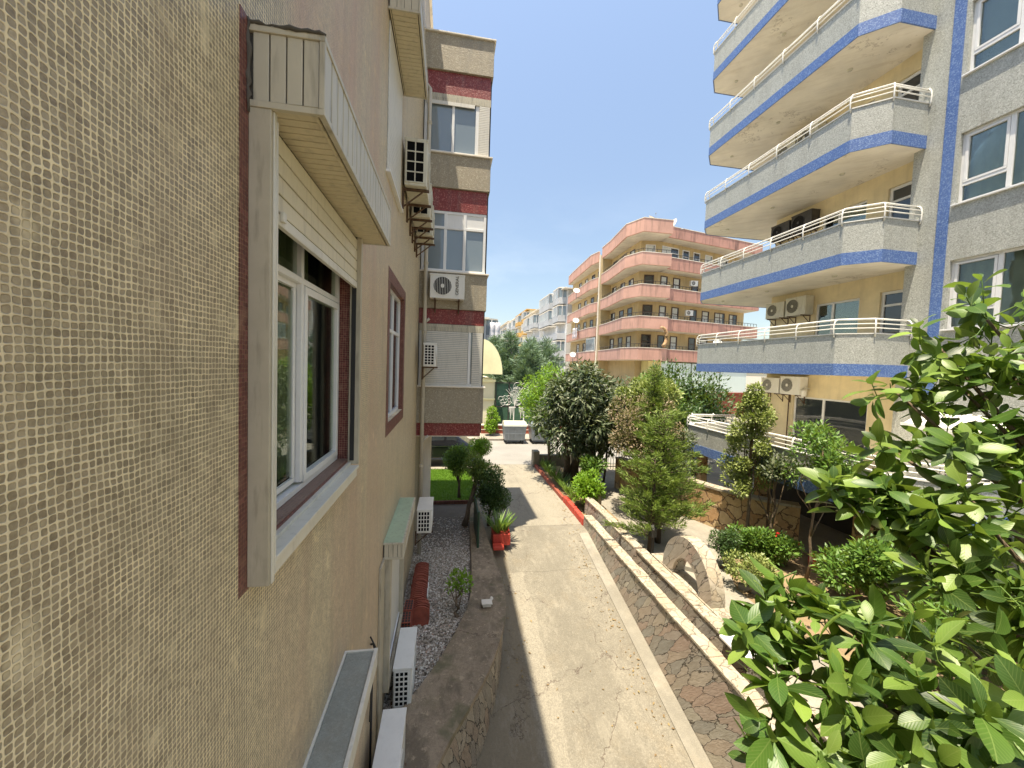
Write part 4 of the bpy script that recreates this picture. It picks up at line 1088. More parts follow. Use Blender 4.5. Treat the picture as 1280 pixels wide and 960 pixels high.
def railing(path, z, name, parent, mats='rail', step=1.05, h=.36):
    """white tube railing: hooked posts on the outer face, three rails"""
    P_in = offset_path(path, -.07); P_out = offset_path(path, .035)
    g = MB()
    Z = lambda pl, zz: [(x, y, zz) for x, y in pl]
    g.tube(Z(P_in, z + h), .024, 8); g.tube(Z(P_out, z + .23), .014, 6); g.tube(Z(P_out, z + .12), .014, 6)
    for i in range(len(path) - 1):
        a, b = Vector(path[i]), Vector(path[i+1]); L = (b - a).length; n = max(1, round(L / step))
        t = (b - a).normalized(); nn = Vector((-t.y, t.x))
        for k in range(n + (1 if i == len(path) - 2 else 0)):
            p = a + (b - a) * ((k + (0.02 if k == 0 else 0)) / n)
            q = lambda o, zz: (p.x + nn.x*o, p.y + nn.y*o, zz)
            g.tube([q(.025, z - .10), q(.05, z + .0), q(.055, z + .16), q(.035, z + .28), q(-.01, z + .345), q(-.07, z + h)], .017, 6)
    return g.build(name, M[mats], parent, smooth=True)

# plan outline of the balconies, from the wall at the near end round to the far end (outer side on the left of travel)
XB = 10.0
out = [(XW, 8.12), (10.55, 8.12), (XB, 8.66), (XB, 14.35), (10.5, 14.95), (14.5, 14.95)]
out = out                       # travelling +Y along x=10 the left side is -X: outward
for i, z in enumerate(lv + [19.15]):
    g = MB(); g.strip(out, -.14, 0.0, z + .311, z + 1.08); bal = g.build('balcony', M['grey_mosaic'], RB)
    g = MB(); g.strip(out, -.02, .012, z, z + .31); g.build('blue_band', M['blue_mosaic'], bal)
    g = MB(); g.strip(out, -.155, .02, z + 1.08, z + 1.105); g.build('parapet_cap', M['rail'], bal)
    inn = offset_path(out, -.021)
    poly = [(XW - .002, inn[0][1])] + inn[1:-1] + [(14.4, inn[-1][1]), (14.4, 12.97), (XR - .002, 12.97), (XR - .002, 8.365), (XW - .002, 8.365)]
    g = MB(); g.prism(poly, z + .012, z + .29); g.build('slab', M['soffit'], bal)
    if i < 5: railing(out, z + 1.105, 'railing', bal)
    g = MB()
    for y in (9.6, 12.0, 14.2): g.tube([(10.9, y, z + .012), (10.9, y, z - .03)], [.07, .05], 12)
    g.build('soffit_lamp', M['ac_old'], bal)
g = MB(); g.fbox(F1, 8.0, 8.36, 0, .02, .0, .01); 

# ground floor terrace, standing farther out
XT = 8.8; zt = 1.83
tout = [(12.0, 5.6), (9.5, 5.6), (XT, 6.3), (XT, 12.9), (9.3, 13.5), (13.0, 13.5)]
g = MB(); g.strip(tout, -.14, 0, zt + .30, zt + .92); T = g.build('terrace', M['grey_mosaic'], RB)
g = MB(); g.strip(tout, -.02, .012, zt, zt + .30); g.build('blue_band', M['blue_mosaic'], T)
inn = offset_path(tout, -.021)
g = MB(); g.prism([(XW - .01, inn[0][1])] + inn[1:-1] + [(13.0, inn[-1][1]), (13.0, 12.97), (XR - .01, 12.97), (XR - .01, 8.3), (XW - .01, 8.3)], zt + .012, zt + .28); g.build('slab', M['soffit'], T)
g = MB(); g.strip(tout, -.155, .02, zt + .92, zt + .945); g.build('parapet_cap', M['rail'], T)
railing(tout, zt + .945, 'railing', T, h=.30)
for (x, y) in ((9.2, 7.0), (9.2, 9.9), (9.2, 12.6)): g = MB(); g.box(x, x + .25, y, y + .25, -.1, zt + .01); g.build('column', M['stone_orange'], RB)
g = MB(); g.box(XR - .02, XR + .0, 8.3, 12.9, -.1, 1.8); g.build('undercroft_shade', M['room'], RB)  # near-black sheet: the shade under the terrace is put into its colour
g = MB(); g.tube([(11.93, 11.85, 2.15), (11.93, 11.85, 4.3)], .02, 6); g.tube([(11.93, 12.75, 2.15), (11.93, 12.75, 4.3)], .02, 6); g.build('drainpipe', M['rust'], RB)
wl = thing('wall_lamp', 'small white lantern lamp under the lowest upper balcony beside the paired units', 'wall lamp', (11.9, 11.15, 4.15))
g = MB(); g.tube([(11.99, 11.15, 4.28), (11.85, 11.15, 4.33), (11.78, 11.15, 4.25)], .012, 6); g.build('arm', M['rail'], wl)
g = MB(); g.tube([(11.78, 11.15, 4.26), (11.78, 11.15, 4.21), (11.78, 11.15, 4.02)], [.03, .10, .06], 8); g.build('lantern', M['rail'], wl)

# units on the recessed wall: fan to the street
acr = 'air conditioners on the right building'
for (z, body, names) in ((7.38, 'ac_black', ('near-black air conditioner, farther of the pair under the third balcony slab', 'near-black air conditioner, nearer of the pair under the third balcony slab')),):
    pass
def pair(z, body, l1, l2, y1=12.05, y2=11.2, x=XR - .0):
    make_ac(l1, body, w=.78, h=.55, d=.34, loc=(x, y1 + .78, z), rz=math.pi, group=acr)
    make_ac(l2, body, w=.78, h=.62, d=.34, loc=(x, y2 + .78, z), rz=math.pi, group=acr)
pair(9.62, 'ac_black', 'dark air conditioner, farther one behind the second balcony rail from the bottom', 'dark air conditioner, nearer one behind the second balcony rail from the bottom')
pair(6.78, 'ac_old', 'dusty air conditioner, farther one behind the lowest upper balcony rail', 'dusty air conditioner, nearer one behind the lowest upper balcony rail')
pair(4.05, 'ac', 'white air conditioner on the ground floor wall, farther one under the blue edge', 'white air conditioner on the ground floor wall, nearer one next to the lantern')
pair(12.45, 'ac_old', 'air conditioner half seen above the third balcony rail, farther one', 'air conditioner half seen above the third balcony rail, nearer one')

# ================================================================== PINK BUILDING
PB = thing('apartment_building', 'ochre apartment block with weathered pink balconies across the road', 'building', (25, 45, 0))
zb = [5.75, 8.8, 11.85, 14.9]; zroof = 18.0
A1 = [(20.96, 35.0), (18.04, 35.0), (17.25, 36.9), (17.8, 42.0), (17.9, 44.6)]
A2 = [(18.1, 46.2), (17.75, 48.0), (18.3, 57.0), (18.6, 60.0)]
A3 = [(34, 38.6), (21.0, 35.9)]
core = [(19.3, 37.2), (19.3, 44.6), (19.3, 60), (34, 60), (34, 40.6), (23.0, 38.1), (21.3, 37.6)]
body = [(20.9, 37.1), (19.0, 37.4), (19.2, 60), (34, 60), (34, 40.6)]
g = MB(); g.prism(body, -.1, 18.2); g.prism([(17.9, 44.6), (18.1, 46.1), (19.3, 46.1), (19.3, 44.6)], -.1, 18.6); g.build('wall', M['ochre'], PB)
for i, z in enumerate(zb + [zroof]):
    h = 1.15 if i < 4 else 1.25
    roof = i == 4
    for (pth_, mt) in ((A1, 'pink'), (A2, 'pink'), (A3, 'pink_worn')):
        zz = z; hh = h - (.2 if (pth_ is A3 and roof) else 0)
        pq = pth_[:]
        # outward side must be on the left when reversed
        g = MB(); g.strip(pq, -.0, .16, zz, zz + hh); o = g.build('balcony', M[mt], PB)
        g = MB(); g.strip(pq, -.04, .19, zz + hh, zz + hh + .06); g.build('parapet_cap', M['slabwhite'], o)
        if pth_ is A1: poly = pq + [(19.4, 44.6), (19.4, 37.6), (21.2, 37.3)]
        elif pth_ is A2: poly = pq + [(19.4, 60), (19.4, 46.2)]
        else: poly = pq + [(21.0, 37.4), (34, 40.8)]
        g = MB(); g.prism(poly, z - .02, z + .13); g.build('slab', M['slabwhite'], o)
        if not roof and pth_ is not A2:
            g = MB(); s = .0
            for q in range(len(pq) - 1):
                a_, b_ = Vector(pq[q]), Vector(pq[q+1]); L = (b_ - a_).length; n = int(L / .45)
                for k in range(n):
                    p_ = a_ + (b_ - a_) * k / n; g.box(p_.x - .015, p_.x + .015, p_.y - .015, p_.y + .015, z + h, z + h + .4)
                g.tube([(a_.x, a_.y, z + h + .4), (b_.x, b_.y, z + h + .4)], .025, 5)
            g.build('rail', M['iron'], o)
def fwin(F, u, v, w, h, parent, fm='brownframe', pm='glass_dark', cm='curtain_white', curt=.6, name='window'):
    g = MB(); g.fring(F, u, u + w, v, v + h, .0, .06, .09); g.fbox(F, u + .09, u + w - .09, v + h*.66, v + h*.66 + .07, .005, .055)
    if w > 1.2: g.fbox(F, u + w/2 - .04, u + w/2 + .04, v, v + h, .004, .056)
    o = g.build(name, M[fm], parent)
    g = MB(); g.fbox(F, u + .08, u + w - .08, v + .08, v + h - .08, .005, .02); g.build('pane', M[pm], o)
    if curt > 0:
        g = MB(); g.fbox(F, u + .1, u + .1 + (w - .2) * curt, v + .1, v + h - .1, .021, .026); g.build('curtain', M[cm], o)
    return o
nrm = Vector((37.1 - 40.6, -(20.9 - 34), 0)).normalized(); nrm = Vector((3.5, -13.1, 0)).normalized()
FP1 = frame((20.9, 37.1, 0), (13.1, 3.5, 0), (3.5, -13.1, 0))
FP0 = frame((19.0, 37.4, 0), (1.9, -.3, 0), (-.3, -1.9, 0))
FP2 = frame((19.0, 37.4, 0), (.2, 22.6, 0), (-1, .009, 0))
for k, z in enumerate(zb):
    fz = z + .15
    white = k == 3
    fm = 'pvc' if white else 'brownframe'
    for (u, w, h, v, cu) in ((.35, 2.1 if white else .85, 1.7 if white else 2.1, .4 if white else .0, .5 if white else random.choice([0, .9])), (3.2 if white else 2.1, .9, 2.1, 0, random.choice([0, .9])), (4.8, .9, 2.1, 0, .0), (6.6, 1.0, 1.6, .5, .9), (8.6, 1.5, 1.6, .5, .8), (11.0, 1.2, 1.6, .5, .5)):
        fwin(FP1, u, fz + v + .35, w * 1.1, h + .1, PB, fm, curt=cu)
    fwin(FP0, .5, fz + .35, 1.0, 2.2, PB, fm, curt=random.choice([0, .9]))
    for u in (1.2, 3.3, 5.6, 10.5, 12.8, 15.5, 18.2):
        fwin(FP2, u, fz + .4, 1.1, 2.05, PB, 'brownframe', curt=random.choice([0, .8, .5]))
    g = MB(); 
g = MB(); g.box(17.95, 18.0, 46.3, 49.5, 8.0 - 1.0, 8.7); o = g.build('glazed_balcony', M['pvc'], PB)
g = MB()
for k in range(6): g.box(17.93, 17.955, 46.4 + k*.52, 46.8 + k*.52, 7.1, 8.5)
g.build('pane', M['glass_blue'], o)
# ground floor shop walls
g = MB(); g.box(19.5, 20.9, 35.6, 37.0, 0, 5.7); g.build('shop_wall', M['yellow'], PB)
FP3 = frame((20.9, 35.9, 0), (13.1, 2.7, 0), (2.7, -13.1, 0))
for i in range(3):
    g = MB(); g.fbox(FP3, .2 + i*4.1, 4.1 + i*4.1, 2.6, 5.6, -.2, .0); g.build('frosted_panel', M['frost'], PB)
g = MB(); g.fbox(FP3, 0, 13, 0, 2.6, -.3, -.1); g.fbox(FP3, 0, 13, 2.5, 2.62, -.1, .12); g.build('shop_front', M['brickred'], PB)
g = MB(); g.tube([(17.65, 44.9, 0), (17.65, 44.9, 18.5)], .10, 8); g.build('drainpipe', M['slabwhite'], PB)
for z in (7.4, 10.4, 13.4, 16.4): pass
# orange curved duct on the second floor balcony
dt = thing('chimney_hood', 'curved rusty orange flue hanging over the lowest pink parapet', 'flue', (20.0, 34.6, 6.9))
g = MB(); pts = [(20.2 + .55*math.cos(a), 34.62, 8.0 + .95*math.sin(a)) for a in [R(x) for x in range(110, -85, -20)]]
g.tube(pts, [.08, .10, .13, .15, .16, .17, .17, .17, .18, .18], 10); g.build('flue_pipe', M['stone_orange'], dt, smooth=True)

def dish(loc, label, r=.5, az=-100, el=35, group='satellite dishes', pole=1.2):
    t = thing('satellite_dish', label, 'satellite dish', loc, R(az), group)
    g = MB(); n, m = 20, 4
    D = Matrix.Rotation(R(-el), 3, 'Y')
    ring = []
    for j in range(m + 1):
        rr = r * j / m; ring.append([D @ Vector((rr*rr/r*.25 - .06, rr*math.cos(2*math.pi*s/n), rr*math.sin(2*math.pi*s/n))) for s in range(n)])
    for j in range(m):
        for s in range(n):
            a_, b_, c_, d_ = ring[j][s], ring[j][(s+1)%n], ring[j+1][(s+1)%n], ring[j+1][s]
            g.face([a_, b_, c_, d_] if j else [b_, c_, d_])
            k_ = D @ Vector((-.02, 0, 0)); g.face([x + k_ for x in ([d_, c_, b_, a_] if j else [d_, c_, b_])])
    g.build('reflector', M['rail'], t, local=True, smooth=True)
    g = MB(); g.tube([(-.1, 0, -pole), (-.1, 0, 0)], .04, 6); g.tube([(-.1, 0, -pole * .8), (-.6, .9, -pole * .8)], .04, 6); g.build('pole', M['galv'], t, local=True)
    g = MB(); e = D @ Vector((r*.9, 0, 0)); g.tube([tuple(D @ Vector((0, 0, -r*.9))), tuple(e)], .014, 5); g.tube([tuple(e), tuple(e + Vector((.1, 0, 0)))], .045, 8); g.build('receiver_arm', M['galv'], t, local=True)
    return t
dish((17.0, 51.5, 15.4), 'white satellite dish, topmost of the three on the far pink balconies', .44)
dish((17.1, 51.5, 11.3), 'white satellite dish, middle one of the three on the far pink balconies', .44)
dish((17.2, 52.5, 6.6), 'white satellite dish, lowest of the three on the far pink balconies', .44)
dish((28.0, 36.6, 14.4), 'white satellite dish behind the second balcony of the right building', .45, -110)
dish((25.5, 33.6, 7.6), 'round white satellite dish above the lowest rail of the right building', .42, -110, pole=2.2)
dish((19.6, 36.3, 19.9), 'ochre roof dish on the left of the pink roofline', .5, -60, 60, pole=.9)
dish((22.0, 36.6, 19.7), 'ochre roof dish on the right of the pink roofline', .5, -170, 20, pole=.9)
for i, (x, y, z, l) in enumerate(((24.2, 37.25, 10.6, 'small white air conditioner on the ochre wall, third floor'), (24.6, 37.3, 13.7, 'small white air conditioner on the ochre wall, fourth floor'))):
    make_ac(l, 'ac', loc=(x, y, z), rz=-math.pi/2, side_grille=False, group='air conditioners on the pink building', bracket=False)
ld = thing('laundry', 'pale laundry hanging over a far pink parapet', 'laundry', (17.4, 52.5, 10.2))
g = MB()
for k in range(3):
    y0 = 52.0 + k*.7
    for j in range(6):
        g.face([(17.48 + .04*math.sin(j*2+k), y0, 10.4 - j*.25), (17.52 + .04*math.sin(j*2.3), y0 + .6, 10.4 - j*.25), (17.52 + .04*math.sin((j+1)*2.3), y0 + .6, 10.4 - (j+1)*.25), (17.48 + .04*math.sin((j+1)*2+k), y0, 10.4 - (j+1)*.25)])
lo = g.build('cloth', M['laundry'], ld, smooth=True); sm = lo.modifiers.new('solid', 'SOLIDIFY'); sm.thickness = .01

# ================================================================== FAR BUILDINGS
def block(label, x0, x1, y0, y1, h, wall, floors_, fh=3.0, z1=1.2, bal='bldgrey', bays=(), side=-1, nwin=3, balc=True, roofcol='slabwhite', parapet='bldgrey', fwinY=2):
    t = thing('apartment_building', label, 'building', ((x0+x1)/2, (y0+y1)/2, 0))
    g = MB(); g.box(x0, x1, y0, y1, -.1, h); g.build('wall', M[wall], t)
    g = MB(); g.box(x0 - .9, x1 + .3, y0 - .6, y1 + .3, h, h + .18); g.build('roof', M[roofcol], t)
    FS_ = frame((x0, y0, 0), (0, 1, 0), (-1, 0, 0)) if side < 0 else frame((x1, y0, 0), (0, 1, 0), (1, 0, 0))
    FF = frame((x0, y0, 0), (1, 0, 0), (0, -1, 0))
    for k in range(floors_):
        z = z1 + k * fh
        if balc:
            for (a, b) in bays or ((1, (y1 - y0) * .45), ((y1 - y0) * .55, y1 - y0 - 1)):
                g = MB(); pl = [FS_[0] + FS_[1]*a, FS_[0] + FS_[1]*(a+.5) + FS_[2]*1.3, FS_[0] + FS_[1]*(b-.5) + FS_[2]*1.3, FS_[0] + FS_[1]*b]
                pl = [(p.x, p.y) for p in pl]; g.prism(pl, z, z + 1.05); o = g.build('balcony', M[bal], t)
                if (k + int(a)) % 3:
                    g = MB(); pl2 = [(FS_[0] + FS_[1]*(a+.1)), FS_[0] + FS_[1]*(a+.55) + FS_[2]*1.2, FS_[0] + FS_[1]*(b-.55) + FS_[2]*1.2, FS_[0] + FS_[1]*(b-.1)]
                    g.prism([(p.x, p.y) for p in pl2], z + 1.05, z + fh - .35); g.build('glazing', M['glass_blue'], o)
                    g = MB(); nn = max(3, int((b - a) / 1.1))
                    for q in range(nn + 1):
                        p = Vector((*pl[1], 0)).lerp(Vector((*pl[2], 0)), q / nn); g = MB(); g.box(p.x - .07, p.x + .03, p.y - .05, p.y + .05, z + 1.05, z + fh - .35); g.build('mullion', M['pvc'], o)
                    for q in range(3):
                        p = Vector((*pl[0], 0)).lerp(Vector((*pl[1], 0)), q / 2); g = MB(); g.box(p.x - .05, p.x + .05, p.y - .05, p.y + .05, z + 1.05, z + fh - .35); g.build('mullion', M['pvc'], o)
                g = MB(); g.prism(pl, z + fh - .35, z + fh - .2); g.build('slab', M['slabwhite'], o)
        else:
            for q in range(nwin): fwin(FS_, (y1-y0)*(q+.3)/nwin, z + .9, 1.3, 1.4, t, 'pvc', curt=random.choice([0, .5]))
        for q in range(fwinY): fwin(FF, (x1-x0)*(q+.25)/fwinY, z + .9, 1.4, 1.4, t, 'pvc', curt=random.choice([0, .5]))
    return t
block('pale grey block with glazed rounded balconies right behind the pink one', 18.9, 30, 61.5, 78, 17.6, 'bldwhite', 6, bays=((.6, 5.2), (6.6, 15.5)), fh=2.95, z1=.6)
block('white block with grey rounded balcony ends, next behind the glazed grey one', 18.6, 30, 79.5, 93, 16.6, 'bldwhite', 5, bays=((.3, 5.5), (6.5, 12.5)), z1=1.0)
block('cream block with orange balconies and orange roof far down the street', 19.6, 32, 96, 112, 19.0, 'bldcream', 6, bal='bldorange', roofcol='bldorange', bays=((.3, 4.2), (8, 14)), z1=.8)
block('tall narrow white block far down the street, left of the orange one', 20.5, 32, 118, 135, 19.5, 'bldwhite', 6, bays=((.5, 6), (8, 15)))
block('farthest greyish white block at the end of the street', 21.5, 34, 140, 170, 21.0, 'bldgrey', 6, bays=((1, 12), (15, 27)), bal='bldwhite')
block('low white house with pale flat roof left of the street', 6.2, 11.0, 72, 84, 9.4, 'bldwhite', 3, side=1, balc=False, z1=.3)
block('distant pale block behind the low white house', 4.0, 13.0, 120, 140, 13.2, 'bldcream', 4, side=1, balc=False)
bg = block('grey balconied block behind the yellow awning with washing on its balcony', -6.0, 3.6, 40, 52, 9.4, 'bldgrey', 3, side=1, bays=((.2, 5.5),), z1=.8)
ld = thing('laundry', 'grey white sheets hung on the balcony beside the projecting bay', 'laundry', (4.2, 39.8, 7.5))
g = MB()
for k in range(2):
    for j in range(6):
        x0 = 4.0 + k*.55; g.face([(x0, 39.7 + .05*math.sin(j*2), 9.1 - j*.3), (x0 + .5, 39.7 + .05*math.cos(j*2), 9.1 - j*.3), (x0 + .5, 39.7 + .05*math.cos(j*2+2), 8.8 - j*.3), (x0, 39.7 + .05*math.sin(j*2+2), 8.8 - j*.3)])
lo = g.build('cloth', M['laundry'], ld, smooth=True); sm = lo.modifiers.new('solid', 'SOLIDIFY'); sm.thickness = .01
# house across the road with yellow canvas awning
yh = thing('shop_building', 'cream shop building with a curved pale yellow awning across the road', 'building', (-1, 29, 0))
g = MB(); g.box(-9, 3.05, 27, 34, -.1, 3.75); g.box(-9, 2.3, 27.6, 34, 3.75, 6.9); g.build('wall', M['bldcream'], yh)
g = MB()
arc = [(2.05 + 1.5 * math.sin(a), 6.45 - 2.35 * (1 - math.cos(a))) for a in [R(x) for x in range(0, 91, 10)]]
for i in range(len(arc) - 1):
    (xa, za), (xb, zb_) = arc[i], arc[i+1]
    g.face([(xa, 25.8, za), (xa, 29.5, za), (xb, 29.5, zb_), (xb, 25.8, zb_)])
g.face([(x_, 25.8, z_) for x_, z_ in arc] + [(1.5, 25.8, arc[-1][1]), (1.5, 25.8, arc[0][1])])
g.face([(1.5, 25.8, arc[0][1]), (1.5, 29.5, arc[0][1]), (arc[0][0], 29.5, arc[0][1]), (arc[0][0], 25.8, arc[0][1])])
g.build('awning', M['awning'], yh)
g = MB(); g.box(-9, 3.1, 26.2, 27, 0, 3.7); g.build('shop_front', M['bldcream'], yh)
g = MB(); g.box(-9, 3.14, 26.1, 26.2, 2.35, 2.42); g.box(-9, 3.14, 26.1, 26.2, 3.55, 3.72); g.build('trim', M['awning'], yh)

# ================================================================== PLANTS
# broad leaved tree whose crown hangs over the walls at the right
fgc = [((4.55, 2.63, 5.24), 0.45), ((4.48, 2.41, 4.76), 0.45), ((4.12, 2.69, 5.02), 0.30), ((4.17, 2.56, 4.68), 0.32), ((3.79, 2.72, 4.59), 0.26), ((4.38, 2.30, 4.20), 0.40), ((3.83, 2.39, 4.18), 0.35), ((3.62, 2.62, 4.13), 0.30), ((3.36, 2.55, 3.75), 0.30), ((3.53, 2.31, 3.71), 0.38), ((3.87, 2.16, 3.70), 0.42), ((3.45, 2.00, 3.28), 0.40), ((3.68, 1.86, 3.24), 0.42), ((2.39, 2.28, 3.21), 0.17), ((2.49, 2.15, 3.14), 0.20), ((2.09, 2.12, 3.13), 0.16), ((2.21, 1.99, 3.05), 0.20), ((1.91, 2.04, 2.99), 0.13), ((2.45, 1.86, 3.18), 0.25), ((2.66, 1.72, 3.17), 0.30), ((2.11, 1.71, 3.05), 0.20), ((1.85, 1.74, 2.91), 0.20), ((2.26, 1.58, 3.01), 0.24), ((2.56, 1.48, 3.15), 0.30), ((2.79, 1.40, 3.16), 0.32), ((1.90, 1.62, 2.75), 0.22), ((2.12, 1.49, 2.82), 0.26), ((2.34, 1.36, 2.93), 0.28), ((2.63, 1.31, 2.90), 0.30), ((1.78, 1.74, 2.60), 0.12), ((4.38, 2.09, 4.01), 0.50), ((3.83, 1.74, 3.31), 0.50), ((4.89, 2.35, 4.91), 0.50), ((3.09, 1.34, 3.05), 0.45),
       ((5.06, 2.90, 2.15), 0.55), ((4.16, 2.74, 1.97), 0.40), ((4.61, 2.36, 1.90), 0.50), ((6.12, 3.17, 2.95), 0.60), ((5.61, 3.35, 2.79), 0.40), ((3.40, 2.35, 1.85), 0.30), ((6.14, 3.22, 4.00), 0.50), ((3.82, 2.18, 1.97), 0.40),
       ((3.24, 2.56, 3.62), 0.20), ((3.20, 2.68, 3.78), 0.14), ((3.50, 2.63, 3.86), 0.20), ((3.48, 2.42, 3.54), 0.22),
       ((5.4, 2.0, 5.0), .7), ((5.6, 1.2, 4.6), .8), ((5.0, 1.0, 4.2), .8), ((4.5, .6, 3.6), .7), ((6.0, .6, 4.0), .8), ((5.2, .2, 3.6), .8), ((3.9, .8, 3.0), .6), ((6.2, 1.9, 4.0), .7)]
FT = thing('broadleaf_tree', 'large leaved glossy green tree filling the lower right corner', 'tree', (5.45, 1.2, 0))
P_, A_, N_, L_, W_ = [], [], [], [], []
twigs = MB(); trunk = MB()
tb = [Vector((5.45, 1.2, 0)), Vector((5.4, 1.25, .8)), Vector((5.25, 1.3, 1.6)), Vector((5.1, 1.35, 2.3)), Vector((5.0, 1.4, 3.0)), Vector((4.95, 1.5, 3.8))]
trunk.tube(tb, [.15, .12, .105, .095, .08, .05], 10)
for (c, r) in fgc:
    c = Vector(c); s = tb[2 if c.z < 3.4 else 3 if c.z < 4.1 else 4]
    mid = s.lerp(c, .5) + Vector((random.uniform(-.1, .1), random.uniform(-.1, .1), random.uniform(-.25, -.05)))
    trunk.tube([s, s.lerp(mid, .5) + Vector((0, 0, -.05)), mid, mid.lerp(c, .5) + Vector((0, 0, .02)), c], [.045, 0.026, .028, .019, .011], 6)
    n = max(4, int(42 * r * r) + 3)
    for k in range(n):
        d = Vector(rdir(1)[0]); d.z = d.z * .8 + .15; q = random.random() ** .4
        p = c + d * r * q
        ax = (d * .9 + Vector((0, 0, .8)) + Vector(rdir(1)[0]) * .35).normalized()
        if random.random() < .12: ax = (ax + Vector((0, 0, -1.2))).normalized()
        j = p - ax * random.uniform(.08, .2)
        twigs.tube([c.lerp(j, .15), c.lerp(j, .6) + Vector(rdir(1)[0]) * .02, j, p], [.007, .005, .0045, .004], 4, cap=False)
        e1 = ax.orthogonal().normalized(); e2 = ax.cross(e1); m = random.randint(6, 9); ph = random.random() * 6.28
        for i in range(m):
            t = ph + 2.39996 * i; sp = R(random.uniform(38, 92) if i > 2 else random.uniform(20, 50)); rad = e1 * math.cos(t) + e2 * math.sin(t)
            dr = (ax * math.cos(sp) + rad * math.sin(sp)).normalized()
            dr = (dr + Vector((0, 0, -.12 - .25 * (i / m)))).normalized()
            nv = ax * math.sin(sp) - rad * math.cos(sp) + Vector(rdir(1)[0]) * .28
            l = random.uniform(.13, .25) * (1.0 if i > 1 else .62)
            P_.append(p - ax * (.02 * i) + dr * .015); A_.append(dr); N_.append(nv); L_.append(l); W_.append(l * random.uniform(.42, .54))
trunk.build('trunk', M['bark'], FT, smooth=True, merge=False)
twigs.build('twigs', M['L_green'], FT, smooth=True, merge=False)
leaf_mesh('crown', M['L_big'], np.array(P_), np.array(A_), np.array(N_), np.array(L_), np.array(W_), FT, True, .24, .11)

# dark loquat beside the drive with its many stems
lc = sub_clumps((5.6, 14.5, 3.0), (1.85, 1.6, 1.45), 48, .58) + sub_clumps((5.9, 14.6, 4.3), (1.0, .9, .55), 9, .42)
t = tree('loquat_tree', 'big dark grey green loquat tree with pale leaf tips in the middle of the picture', 'tree', (5.2, 15.0, .1), lc, 19000, .23, .32, 'L_loquat', 'bark_dark', top=(5.4, 14.8, 3.4), r0=.20, forks=20, up=-.1, droop=.35, shell=1.3)
g = MB()
for (x, y, x2, y2, r) in ((4.9, 15.1, 4.6, 14.6, .13), (5.5, 15.0, 6.0, 14.7, .12), (5.3, 15.3, 5.3, 15.6, .14), (6.0, 14.6, 6.1, 14.5, .05), (6.25, 14.5, 6.3, 14.4, .04)):
    g.tube([(x, y, .05), (x*.6+x2*.4 + .06, y*.6+y2*.4, .9), (x2, y2, 1.9), (x2 + .1, y2, 2.8)], [r*1.3, r, r*.8, r*.5], 8)
g.build('stem', M['bark_dark'], t, smooth=True)
# lime green tree
tree('citrus_tree', 'bright lime green round tree left of the dark loquat', 'tree', (4.7, 17.0, .1), sub_clumps((4.25, 16.9, 3.1), (1.0, .9, 1.4), 26, .48) + sub_clumps((4.9, 17.2, 4.1), (.6, .6, .4), 6, .4), 9000, .11, .5, 'L_lime', r0=.09, up=.3)
# dark shrubs at the back right and behind the conical tree
tree('evergreen_tree', 'deep green dense tree behind the terrace, beneath the blue edged slab', 'tree', (13.6, 19.5, 0), sub_clumps((13.6, 19.5, 3.0), (2.6, 1.6, 1.7), 26, .9), 9000, .22, .4, 'L_dark', 'bark_dark', r0=.15)
tree('evergreen_tree', 'mid green tree poking up left of the terrace rail', 'tree', (10.2, 17.5, 0), sub_clumps((10.2, 17.3, 2.9), (1.5, 1.2, 1.5), 18, .6), 6000, .18, .4, 'L_green', 'bark_dark', r0=.12)
tree('evergreen_tree', 'dark bushy tree low behind the terrace rail', 'tree', (11.2, 15.8, 0), sub_clumps((11.3, 16.4, 2.1), (1.4, .8, 1.1), 14, .6), 4500, .18, .4, 'L_dark', 'bark_dark', r0=.1)
# bronze leaved shrub tree
tree('photinia_tree', 'small tree with bronze and pinkish leaves behind the feathery conifer', 'tree', (6.3, 11.7, .05), sub_clumps((6.35, 11.6, 2.85), (1.2, .9, 1.0), 30, .40), 12500, .10, .42, 'L_bronze', r0=.08, up=.2)
tree('bay_tree', 'yellow green leafy top showing above the bronze leaved tree', 'tree', (6.9, 12.5, .05), sub_clumps((6.9, 12.5, 3.75), (1.0, .7, .5), 15, .32), 5000, .13, .42, 'L_box', r0=.07, up=.4)
tree('oleander_bush', 'loose grey green bush with long leaves in front of the terrace end', 'bush', (7.5, 11.9, .05), sub_clumps((7.5, 11.9, 2.1), (.8, .6, .8), 14, .34), 3600, .17, .26, 'L_loquat', r0=.06, up=.4)
